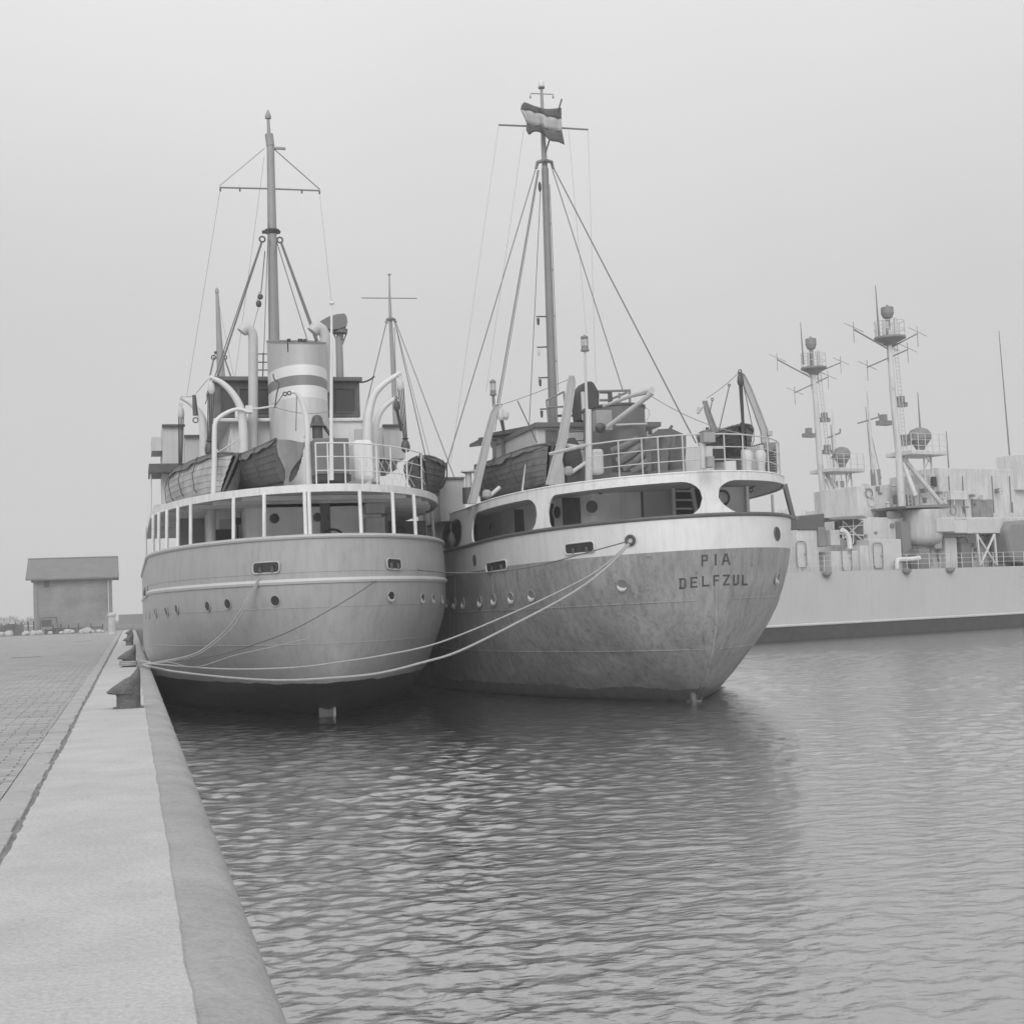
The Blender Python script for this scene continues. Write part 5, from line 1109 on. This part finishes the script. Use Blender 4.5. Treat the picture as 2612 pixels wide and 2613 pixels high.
g = MB(); g.tube([P(1332, 1255, 38.8), P(1340, 1185, 38.9)], [.03, .012], 6); g.build('boat_strap', offw, B)
wallbox(B, 1440, 1500, 1185, 1232, 39.8, .3, mat('stowed_dark_gear', .08), 'stowed_gear'); wallbox(B, 1505, 1533, 1148, 1212, 38.2, .3, offw, 'pump_casing', .08)
# flag: three bands, fluttering, frayed at the fly
fr = [mat('flag_dark_band', .12, .9, .05, 5), mat('flag_white_band', .42, .9, .05, 5)]
r_top = [(1432, 274), (1415, 276), (1398, 277), (1382, 275), (1366, 270), (1352, 265), (1338, 260), (1330, 268)]
r_a = [(1432, 303), (1418, 300), (1403, 297), (1386, 291), (1368, 286), (1352, 282), (1340, 280), (1328, 279)]
r_b = [(1434, 336), (1418, 333), (1402, 330), (1386, 323), (1372, 321), (1358, 319), (1348, 315), (1343, 313)]
r_bot = [(1440, 369), (1424, 362), (1406, 359), (1392, 349), (1376, 337), (1362, 336), (1350, 343), (1342, 332)]
FLG = empty('flag', tuple(P(1436, 320, 47.3)), 'frayed flag with a pale middle band flying at the tall mast of the right coaster', 'flag')
def band(A_, B__, m, nm):
    g = MB(); ra, rb = spline([V((x, y, 0)) for x, y in A_], 4), spline([V((x, y, 0)) for x, y in B__], 4); rows = []
    for t in (0, .33, .66, 1):
        rows.append([P(*(a.lerp(b_, t).xy), 47.3+.16*math.sin(i*.42+.6)+.05*math.sin(i*.9+t)) for i, (a, b_) in enumerate(zip(ra, rb))])
    loft(g, rows); o = g.build(nm, m, FLG, smooth=True); sd_ = o.modifiers.new('thickness', 'SOLIDIFY'); sd_.thickness = .006; return o
band(r_top, r_a, fr[0], 'dark_band'); band(r_a, r_b, fr[1], 'white_band'); band(r_b, r_bot, fr[0], 'dark_band')
# ------------------------------------------------------------------ mooring ropes
def rope(pxs, label, r=.022, m=None, grp='mooring ropes between the ships and the roped bollard', k=8):
    pts = spline([P(x, y, Y) for x, y, Y in pxs], k); g = MB(); g.tube(pts, r, 7); p0 = pts[0]
    return tag(g.build('mooring_rope', m or ropem, smooth=True, loc=tuple(p0)), label, 'rope', grp)
bq = 0
rope([(372, 1694, 39), (400, 1690, 38.7), (490, 1671, 38), (545, 1637, 37.6), (590, 1593, 37.2), (612, 1560, 37.0), (640, 1512, 37.0), (668, 1463, 37.1)], 'upper strand of the rope pair rising to the left oval fairlead of the left coaster', .02)
rope([(372, 1697, 39), (400, 1693, 38.7), (494, 1674, 38), (551, 1640, 37.6), (597, 1597, 37.2), (619, 1562, 37.0), (644, 1514, 37.0), (672, 1463, 37.1)], 'lower strand of the rope pair rising to the left oval fairlead of the left coaster', .02)
rope([(372, 1696, 39), (420, 1692, 38.5), (560, 1671, 37.2), (690, 1631, 36.2), (760, 1601, 35.7), (835, 1560, 35.6), (912, 1514, 35.8), (992, 1460, 37.0)], 'thin dark line crossing the left stern diagonally up to its right fairlead', .013, wirem)
rope([(372, 1695, 39), (400, 1695, 38.6), (490, 1703, 37.6), (610, 1708, 36.4), (760, 1703, 35.4), (870, 1689, 35.0), (980, 1672, 34.8), (1120, 1640, 34.5), (1294, 1570, 34.2), (1433, 1506, 34.0), (1530, 1452, 33.9), (1602, 1388, 34.1)], 'upper pale rope sagging past both sterns to the ring fairlead of the right coaster', .022)
rope([(366, 1696, 39), (380, 1701, 38.8), (440, 1713, 38), (570, 1728, 36.6), (700, 1736, 35.4), (820, 1732, 34.8), (960, 1719, 34.4), (1080, 1690, 34.2), (1175, 1660, 34.0), (1331, 1583, 33.8), (1455, 1516, 33.6), (1540, 1455, 33.6), (1604, 1390, 34.0)], 'lowest and thickest pale rope sagging nearly to the waterline past both sterns', .03)
rope([(372, 1699, 39), (400, 1704, 38.4), (470, 1718, 37.8), (540, 1727, 37.0), (600, 1731, 36.5)], 'short extra strand lying along the lowest rope near the quay edge', .016)
rope([(372, 1695, 39), (430, 1690, 38.2), (500, 1702, 37.4), (600, 1672, 36.6), (700, 1650, 36), (790, 1628, 35.6)], 'faint pale line low across the left stern below the diagonal dark one', .010, ropem)
rope([(1022, 1449, 38.6), (1080, 1456, 37.5), (1136, 1461, 36.5), (1239, 1461, 35.6), (1369, 1444, 35), (1490, 1412, 34.4), (1600, 1382, 34.1)], 'thin dark line running between the two coasters at bulwark height', .016, wirem)
c = PZ(361, 1700, 1.53)
for k_, (zz, rr_) in enumerate(((1.56, .235), (1.60, .24), (1.645, .235))):
    bx, by = .13-.18, 40.5; pts = [V((bx+rr_*1.05*math.cos(t), by+rr_*math.sin(t), zz+.01*math.sin(2*t))) for t in np.linspace(.5, 2*math.pi-.5, 22)]
    pts = [V((.5, 39.0+.06*k_, zz-.02)), V((.3, 40.1, zz))]+[V((bx+rr_*1.05*math.cos(t), by-rr_*math.sin(t), zz)) for t in np.linspace(.6, 2*math.pi-.9, 24)]+[V((.3, 40.3, zz+.01)), V((.5, 39.05+.06*k_, zz-.0))]
    g = MB(); g.tube(pts, .024, 7); tag(g.build('mooring_rope', ropem, smooth=True, loc=tuple(pts[0])), ['lowest rope loop round the second bollard from the camera', 'middle rope loop round the second bollard from the camera', 'topmost rope loop round the second bollard from the camera'][k_], 'rope', 'rope loops round the second bollard')
# boat fenders between ships and a small hanging bell lamp
g = MB(); c = P(1151, 1370, 44); g.lathe(c-V((0, 0, .35)), [(.02, 0), (.1, .08), (.14, .25), (.1, .42), (.03, .5), (.03, .8), (.12, .84), (.03, .88)], 12); g.build('hanging_lamp', darkm, B, smooth=True)
# ================================================================== naval ships
NO = PZ(1934, 1639, 0); N1 = PZ(2612, 1597, 0); na = (N1-NO).normalized(); nn_ = V((-na.y, na.x, 0))
class Nav:
    def __init__(s, off): s.o = NO+nn_*off
    def pt(s, px, py, depth=0.):      # where the sight line meets the vertical plane `depth` metres inboard
        r = ray(px, py); o = s.o+nn_*depth; t = (o-CAM).dot(nn_)/r.dot(nn_); return CAM+r*t
    def box(s, par, px0, px1, py0, py1, d0, d1, m, name, bevel=.04, zbot=None):
        a, b_ = s.pt(px0, py0, d0), s.pt(px1, py0, d0); zt_ = s.pt((px0+px1)/2, py0, d0).z; zb_ = s.pt((px0+px1)/2, py1, d0).z if zbot is None else zbot
        g = MB(); dx = b_-a; dx.z = 0; g.obox(V((a.x, a.y, zb_)), dx, nn_*(d1-d0), V((0, 0, zt_-zb_))); return g.build(name, m, par, bevel=bevel)
def naval_mast(N, par, d, main, pod, plat, whip, yards, lowplat, radome, legs, struts):
    g = MB(); pts = [N.pt(x, y, d) for x, y in main]; n = len(pts); g.tube(pts, [.30-.15*i/(n-1) for i in range(n)], 12); m_ = g.build('mast', navg, par, smooth=True)
    (x, y0, y1, w) = pod; c = N.pt(x, y1, d); h = N.pt(x, y0, d).z-c.z; w_ = w*.5*(c-CAM).length/F0
    g = MB(); g.lathe(c, [(.16, -1.4), (.16, -.05), (.3, 0), (w_, h*.4), (w_*1.02, h*.45), (w_, h*.5), (w_, h*.95), (w_*.9, h), (w_*.25, h*1.02), (.08, h*1.2)], 18); g.build('radar_pod', navd, m_, smooth=True)
    (x0, x1, y) = plat; a, b_ = N.pt(x0, y, d), N.pt(x1, y, d); c = (a+b_)/2; R = (b_-a).length/2
    g = MB(); g.lathe(c, [(.3, -.5), (R*.5, -.3), (R, -.05), (R, .08)], 20); pl = g.build('crow_platform', navd, m_, smooth=True)
    g = MB()
    for k in range(7): t = 2*math.pi*k/7+.3; q = c+V((R*.94*math.cos(t), R*.94*math.sin(t), 0)); g.tube([q, q+V((0, 0, 1.1))], .035, 4)
    for h_ in (.55, 1.1): g.tube([c+V((R*.94*math.cos(t), R*.94*math.sin(t), h_)) for t in np.linspace(0, 2*math.pi, 21)], .022, 4)
    for dx in (-.5, .55): g.tube([c+na*dx*R+V((0, 0, 0)), c+na*dx*R+V((0, 0, 1.3+dx*.2))], .11, 6)
    g.build('railing', navg, pl)
    g = MB(); g.tube([N.pt(*whip[0], d), N.pt(*whip[1], d)], [.03, .09], 5); g.build('whip_aerial', navd, m_)
    for pts in yards:
        g = MB(); g.tube([N.pt(x, y, d) for x, y in pts], .05, 6); yd = g.build('yard', navd, m_)
        for q, sg in ((N.pt(*pts[0], d), -1), (N.pt(*pts[-1], d), 1)):
            g = MB(); g.tube([q+V((0, 0, .5)), q-V((0, 0, .9))], .022, 4); g.tube([q-na*.8+V((0, 0, .35)), q+na*.9-V((0, 0, .12))], .02, 4); g.build('dipole_aerial', navd, yd)
    (x0, x1, y) = lowplat; a, b_ = N.pt(x0, y, d), N.pt(x1, y, d); dx = b_-a; dx.z = 0; g = MB(); g.obox(a-nn_*1.2-V((0, 0, .2)), dx, nn_*2.4, V((0, 0, .3))); lp = g.build('radar_platform', navg, m_, bevel=.05)
    g = MB()
    for k in range(6): q = a+dx*k/5-nn_*1.15; g.tube([q, q+V((0, 0, 1.2))], .03, 4)
    for h_ in (.4, .8, 1.2): g.tube([a-nn_*1.15+V((0, 0, h_)), a+dx-nn_*1.15+V((0, 0, h_))], .022, 4)
    g.build('railing', navg, lp)
    (x0, x1, y0, y1) = radome; c = N.pt((x0+x1)/2, y1, d); R = (N.pt(x1, y1, d)-N.pt(x0, y1, d)).length/2; h = N.pt((x0+x1)/2, y0, d).z-c.z
    g = MB(); g.lathe(c, [(R*.35, 0), (R*.42, h*.12), (R*.8, h*.36), (R, h*.5), (R*1.0, h*.72), (R*.75, h*.9), (R*.3, h*.99), (.02, h)], 12); g.box(c.x-R*1.15, c.x-R*.8, c.y-.3, c.y+.3, c.z+h*.42, c.z+h*.55); g.build('radome', navd, lp, smooth=False)
    g = MB()
    for (xa, ya), (xb, yb) in legs: g.tube([N.pt(xa, ya, d-.5), N.pt(xb, yb, d-.5)], .07, 5)
    (xa, ya), (xb, yb) = legs[0]; (xc, yc), (xd, yd2) = legs[1]; g.tube([N.pt(xa, ya, d-.5), N.pt(xd, (yd2+yc)/2, d-.5)], .04, 4); g.tube([N.pt(xc, yc, d-.5), N.pt(xb, (ya+yb)/2, d-.5)], .04, 4)
    g.build('platform_leg', navg, lp)
    g = MB()
    for (xa, ya), (xb, yb) in struts: g.tube([N.pt(xa, ya, d), N.pt(xb, yb, d-.8)], .16, 8)
    g.build('mast_strut', navg, m_, smooth=True)
    for f, sgn in ((.34, 1), (.5, 1), (.42, -1)):
        q = V([0, 0, 0]); p0, p1 = N.pt(*main[0], d), N.pt(*main[-1], d); q = p1.lerp(p0, f); g = MB(); g.obox(q+na*sgn*.3-V((0, 0, .15)), na*sgn*1.0, nn_*.5, V((0, 0, .3))); g.obox(q+na*sgn*.7, na*sgn*.35, nn_*.4, V((0, 0, .55))); g.build('searchlight_bracket', navd, m_)
    g = MB(); p0, p1 = N.pt(*main[0], d)+na*.75, N.pt(*main[-1], d)+na*.4
    g.tube([p0, p1], .03, 4); g.tube([p0+na*.35, p1+na*.3], .03, 4)
    for k in range(60): q = p0.lerp(p1, k/60); g.tube([q, q+na*.34], .02, 3)
    g.build('mast_ladder', navg, m_)
    return m_
N = Nav(0.); C1 = empty('naval_ship', tuple(NO+na*15+nn_*4.5), 'long pale grey naval ship broadside at the right, carrying the taller radar mast', 'ship')
zd = N.pt(2300, 1453, 0).z; print('naval deck z', zd)
def hl(z, flare, s0=-12, s1=62, n=48, bulge=4.6):
    r = []
    for i in range(n+1):
        s = s0+(s1-s0)*i/n; e = 1-abs((s-25)/37.01)**8; hb = bulge*max(0, e); r.append(NO+na*s+nn_*(bulge-hb-flare*max(0, e)**.3)+V((0, 0, z)))
    return r
def hl2(z, flare): return [V((p.x, p.y, p.z))+nn_*0 for p in hl(z, flare)]
def far_side(l): 
    c0 = NO+nn_*4.6; r = []
    for p in l: d = (V((p.x, p.y, 0))-c0).dot(nn_); r.append(p-nn_*2*d)
    return r
lo, mi_, hi_ = hl(-.6, -.15), hl(.82, 0), hl(zd, .12)
g = MB(); loft(g, [mi_, hl(2, .04), hl(3, .08), hi_]); loft(g, [far_side(mi_), far_side(hi_)]); g.build('hull', navh, C1, smooth=True)
g = MB(); loft(g, [lo, hl(.8, -.0)]); loft(g, [far_side(lo), far_side(hl(.8, 0))]); g.build('boot_topping', navb, C1, smooth=True)
g = MB(); g.tube([p+V((0, 0, .0)) for p in hl(.86, .02)], .08, 6); g.build('waterline_strake', mat('strake_pale', .5, .5), C1)
g = MB(); n_ = len(hi_); fs_ = far_side(hi_)
for i in range(n_-1): g.quadpts(hi_[i]-V((0, 0, .05)), hi_[i+1]-V((0, 0, .05)), fs_[i+1]-V((0, 0, .05)), fs_[i]-V((0, 0, .05)))
g.build('main_deck', navd, C1)
for px, py in ((2109, 1464), (2313, 1457), (2424, 1454)): q = N.pt(px, py, -.25); g = MB(); g.lathe(q, [(.05, -.25), (.28, -.05), (.3, .1), (.1, .15)], 10); g.build('fairlead', navd, C1)
nav_items = [  # px0, px1, py top, py bottom, inboard from, to, material, name
 (2391, 2640, 1196, 1330, 4.6, 7.5, navg, 'superstructure'), (2343, 2392, 1210, 1330, 4.8, 7.5, navg, 'superstructure'), (2263, 2343, 1236, 1330, 4.6, 7.5, navg, 'superstructure'),
 (2186, 2263, 1240, 1330, 4.2, 7.5, navg, 'superstructure'), (2200, 2640, 1320, 1466, 2.6, 7.5, navg, 'lower_deckhouse'), (2592, 2640, 1160, 1250, 4.2, 6, navg, 'bridge_wing'),
 (2466, 2558, 1322, 1361, 1.0, 3, offw, 'bulwark_screen'), (2389, 2434, 1322, 1357, .8, 3, offw, 'bulwark_screen'), (2434, 2466, 1328, 1360, 1.0, 3, navg, 'bulwark_screen'), (2217, 2298, 1376, 1458, .9, 2.8, offw, 'deck_locker'), (2193, 2217, 1392, 1460, 1.0, 2.6, navg, 'deck_locker'),
 (2378, 2398, 1290, 1400, 2.0, 2.6, navg, 'shelter'), (2300, 2322, 1330, 1430, 2.0, 2.6, navd, 'vent_trunk'), (2410, 2440, 1372, 1450, 1.9, 2.6, navg, 'deck_locker'), (2452, 2478, 1385, 1450, 1.9, 2.6, navd, 'deck_locker'), (2555, 2580, 1385, 1446, 1.6, 2.6, navg, 'deck_locker'), (2345, 2372, 1400, 1456, 1.2, 2.0, navd, 'winch_housing'), (2425, 2470, 1252, 1275, 4.0, 4.6, navg, 'equipment_box'), (2300, 2330, 1262, 1290, 3.8, 4.6, navd, 'equipment_box'),
 (2120, 2193, 1406, 1462, 1.2, 2.5, navg, 'deck_locker'), (2032, 2086, 1352, 1464, 1.5, 4.5, navg, 'deckhouse'), (2088, 2106, 1345, 1395, 1.3, 2, navd, 'vent_trunk'), (2118, 2142, 1352, 1392, 1.4, 2.5, navg, 'winch_housing'), (2482, 2532, 1274, 1322, 4.4, 4.7, mat('naval_stained_panel', .22, .7, .25, 2, streak=.4), 'stained_panel'), (2380, 2389, 1216, 1242, 4.5, 4.7, blackm, 'opening'), (2266, 2298, 1305, 1322, 2.5, 2.7, mat('naval_stained_panel', .22), 'stained_panel')]
for it in nav_items: N.box(C1, it[0], it[1], it[2], it[3], it[4], it[5], it[6], it[7])
g = MB(); a = N.pt(2104, 1312, 1.2); pts = [(2035, 1352), (2034, 1325), (2042, 1316), (2103, 1310), (2104, 1352)]; g.prism([N.pt(x, y, 1.4) for x, y in pts], nn_*3); g.build('canvas_awning', mat('naval_dark_canvas', .1, .8), C1, bevel=.05)
for q in ([(2307, 1291), (2420, 1286), (2424, 1296), (2395, 1294), (2312, 1296)], [(2111, 1321), (2200, 1315), (2214, 1322), (2190, 1324), (2118, 1326)]):
    g = MB(); g.prism([N.pt(x, y, 1.2) for x, y in q], nn_*3); g.build('mast_step_platform', navd, C1)
pts = [(2137, 1330), (2180, 1324), (2202, 1327), (2203, 1385), (2190, 1390), (2138, 1365)]
g = MB(); g.prism([N.pt(x, y, 2.0) for x, y in pts], nn_*.3); sc_ = g.build('mesh_screen', mat('naval_dark_screen', .1, .7, .2, 3), C1)
g = MB(); 
for x0_, y0_, x1_, y1_ in ((2150, 1328, 2150, 1375), (2176, 1325, 2176, 1388), (2140, 1345, 2203, 1340), (2140, 1362, 2203, 1366), (2150, 1330, 2200, 1380), (2150, 1375, 2200, 1330)): g.tube([N.pt(x0_, y0_, 1.9), N.pt(x1_, y1_, 1.9)], .05, 4)
g.build('screen_frame', navg, sc_)
g = MB(); g.tube(spline([N.pt(x, y, .9) for x, y in ((2147, 1352), (2158, 1360), (2165, 1375), (2168, 1400))], 5), .16, 8); g.build('pipe_bend', white, C1, smooth=True)
g = MB(); g.tube(spline([N.pt(x, y, .7) for x, y in ((2288, 1452), (2288, 1434), (2294, 1428), (2320, 1427), (2345, 1424))], 4), .15, 8); g.build('pipe', white, C1, smooth=True)
c = N.pt(2353, 1381, 2.2); R = (N.pt(2389, 1390, 2.2)-N.pt(2317, 1390, 2.2)).length/2
g = MB(); h_ = N.pt(2353, 1302, 2.2).z-c.z; g.lathe(c, [(R*.5, -.3), (R*.8, -.2), (R*.97, .1), (R, .3), (R, h_*.93), (R*.96, h_), (R*.3, h_*1.02)], 20); g.build('gun_tub', mat('gun_tub_grey', .42, .6, .1, 1, streak=.3), C1, smooth=True)
g = MB(); pts = [(2568, 1352), (2578, 1331), (2640, 1324), (2640, 1446), (2592, 1434), (2584, 1430)]; g.prism([N.pt(x, y, .4) for x, y in pts], nn_*1.8); g.build('covered_raft', mat('raft_cover_grey', .2, .8, .06, 2), C1, bevel=.25)
g = MB()
for (a_, b_) in (((2492, 1362), (2500, 1444)), ((2536, 1362), (2543, 1443)), ((2492, 1364), (2541, 1441)), ((2536, 1364), (2500, 1443))): g.tube([N.pt(*a_, .8), N.pt(*b_, .8)], .09, 5)
g.build('cross_brace', offw, C1)
for px, py, d_ in ((2044, 1415, 1.4), (2240, 1418, .8), (2402, 1402, 2.5), (2458, 1402, 2.5), (2160, 1425, 1.1)):
    c = N.pt(px, py, d_-.03); g = MB(); pp = [c+na*u+V((0, 0, v)) for u, v in rrect_pts(.8, 1.6, .25)]; g.tube(pp+[pp[0]], .035, 5); g.tube([c+na*.25, c+na*.38], .04, 5); g.build('watertight_door', navd, C1)
for px in (2290, 2330, 2420, 2455, 2530, 2575):
    a = N.pt(px, 1215 if px > 2391 else 1245, 4.55 if px > 2391 else 4.15); g = MB(); g.tube([a, a-V((0, 0, 2.6))], .04, 4); g.build('cable_run', navd, C1)
rnd = random.Random(4)
for i in range(90):     # vents, lockers, hatches and cable boxes that roughen the sides of the upperworks
    px, py = rnd.choice(((rnd.uniform(2205, 2590), rnd.uniform(1335, 1450)), (rnd.uniform(2200, 2600), rnd.uniform(1245, 1318)), (rnd.uniform(2130, 2560), rnd.uniform(1400, 1452)))); w, h = rnd.uniform(3, 15), rnd.uniform(3, 14)
    d = 2.5 if py > 1325 else 4.1; q = N.pt(px, py, d); k_ = rnd.random(); g = MB(); mm_ = rnd.choice((navg, navd, navd, offw))
    if k_ < .45: g.obox(q, na*w*.024, nn_*.4, V((0, 0, h*.024))); nm = 'cable_box'
    elif k_ < .7: g.lathe(q, [(.12, 0), (.14, .25), (.2, .3), (.05, .4)], 8); nm = 'vent_head'
    elif k_ < .85: g.ring(q, nn_, .3, .04, 12); nm = 'hatch_ring'
    else: g.tube([q, q+V((0, 0, -h*.07))], .05, 5); nm = 'pipe'
    g.build(nm, mm_, C1)
g = MB(); 
for k in range(30): q = N.pt(2040, 1460, .2)+na*k*1.0; q.z = zd; g.tube([q, q+V((0, 0, .95))], .025, 4)
for h_ in (.35, .65, .95): q = N.pt(2040, 1460, .2); q.z = zd+h_; g.tube([q, q+na*29], .015, 4)
g.build('guard_rail', navg, C1)
naval_mast(N, C1, 3.2, [(2311, 1440), (2301, 1300), (2292, 1154), (2277, 1001), (2268, 870), (2264, 820)], (2264, 784, 811, 31), (2241, 2298, 863), ((2233, 728), (2243, 860)), [[(2177, 840), (2263, 889)], [(2212, 937), (2315, 892)], [(2270, 888), (2340, 851)]], (2292, 2381, 1156), (2327, 2368, 1091, 1150),
    [((2357, 1162), (2360, 1226)), ((2374, 1162), (2378, 1210))], [((2303, 1168), (2400, 1284)), ((2303, 1180), (2336, 1266))])
for a_, b_ in (((2548, 844), (2578, 1192)), ((2414, 1100), (2421, 1208)), ((2341, 1001), (2347, 1091))): g = MB(); g.tube([N.pt(*a_, 5), N.pt(*b_, 5)], [.03, .07], 5); g.build('whip_aerial', navd, C1)
# second naval ship beyond, rafted outside the first
N2 = Nav(13.); C2 = empty('naval_ship', tuple(NO+na*2+nn_*17), 'second naval ship lying beyond the first, its shorter radar mast left of the other', 'ship')
s_ = nn_*13; 
g = MB(); 
hh = [p+s_ for p in hl(zd, .1)]; loft(g, [[V((p.x, p.y, -.6)) for p in hh], hh]); 
c0 = [p+s_ for p in far_side(hl(zd, .1))]; loft(g, [[V((p.x, p.y, -.6)) for p in c0], c0]); 
for i in range(len(hh)-1): g.quadpts(hh[i], hh[i+1], c0[i+1], c0[i])
g.build('hull', navh, C2, smooth=True)
N2.box(C2, 2144, 2180, 1248, 1470, 4.0, 7, navg, 'superstructure'); N2.box(C2, 2178, 2500, 1262, 1470, 4.4, 7, navg, 'superstructure'); N2.box(C2, 2144, 2152, 1254, 1278, 3.9, 4.1, blackm, 'opening')
naval_mast(N2, C2, 3.2, [(2117, 1410), (2104, 1300), (2091, 1175), (2081, 1030), (2074, 949), (2070, 895)], (2069, 864, 890, 27), (2051, 2100, 940), ((2042, 823), (2050, 930)), [[(1982, 917), (2068, 963)], [(2027, 1002), (2112, 962)], [(2085, 950), (2144, 925)]], (2092, 2177, 1200), (2133, 2165, 1140, 1192),
    [((2158, 1205), (2162, 1260)), ((2170, 1203), (2175, 1258))], [((2108, 1210), (2180, 1316)), ((2108, 1222), (2140, 1300))])
# two farther masts of ships otherwise hidden
for k_, (x0_, x1_, yt, yb, yd_, lab) in enumerate([(2123, 2139, 1043, 1262, [(2110, 1117), (2143, 1104)], 'distant hidden naval ship, its thin mast just right of the shorter radar mast'),
        (2212, 2234, 998, 1232, [(2188, 1080), (2241, 1064)], 'distant naval ship mostly hidden, its thin mast standing between the two radar masts')]):
    NN = Nav(30+k_*11); q = NN.pt((x0_+x1_)/2, 1400, 3); R_ = empty('naval_ship', (q.x, q.y, 0), lab, 'ship')
    g = MB(); o = V((q.x, q.y, -.6))-na*8-nn_*3.2; ln = 34; st_ = [V((-.0, 3.2, 0)), V((4, .6, 0)), V((10, 0, 0)), V((26, 0, 0)), V((34, 1, 0)), V((34, 5.4, 0)), V((26, 6.4, 0)), V((10, 6.4, 0)), V((4, 5.8, 0))]
    g.prism([o+na*p.x+nn_*p.y for p in st_], (0, 0, 4.3)); g.build('hull', navh, R_)
    NN.box(R_, x0_-20, x1_+40, 1300, 1480, 2.5, 5, navg, 'superstructure', zbot=3.6)
    g = MB(); g.tube([NN.pt(x1_+6, 1320, 3), NN.pt(x1_, yb, 3), NN.pt((x0_+x1_)/2-3, (yt+yb)/2, 3), NN.pt(x0_, yt, 3)], [.3, .27, .2, .07], 8); mm_ = g.build('mast', navg, R_, smooth=True)
    g = MB(); g.tube([NN.pt(*yd_[0], 3), NN.pt(*yd_[1], 3), NN.pt(yd_[1][0], yd_[1][1]-10, 3)], .09, 5); g.build('yard', navd, mm_)
    g = MB(); g.tube([NN.pt(x0_-4, yt+40, 3), NN.pt(x1_-10, yb-10, 3)], .04, 4); g.tube([NN.pt(x0_+4, yt+80, 3), NN.pt(x1_+14, yb-10, 3)], .04, 4); g.build('stay', navd, mm_)
    g = MB(); a_ = NN.pt(x1_-4, yb-35, 2.8); g.obox(a_, na*.9, nn_*.6, V((0, 0, -1.8))); g.obox(a_-na*.4+V((0, 0, -2.4)), na*2.4, nn_*1.4, V((0, 0, .2))); g.build('mast_cabinet', navd, mm_)
# ------------------------------------------------------------------ haze
HZ = .0009
g = MB(); g.box(-699, 699, -30, 699, -2.0, 48); hz = g.build('haze', []); tag(hz, kind='stuff')
M = bpy.data.materials.new('haze'); M.use_nodes = True; nt = M.node_tree; nt.nodes.clear(); o = nd(nt, 'ShaderNodeOutputMaterial'); v = nd(nt, 'ShaderNodeVolumePrincipled')
v.inputs['Color'].default_value = (.93, .93, .93, 1); v.inputs['Density'].default_value = HZ; v.inputs['Anisotropy'].default_value = .0; nt.links.new(v.outputs[0], o.inputs['Volume'])
hz.data.materials.append(M)
scene.cycles.volume_bounces = 2; scene.cycles.max_bounces = 8
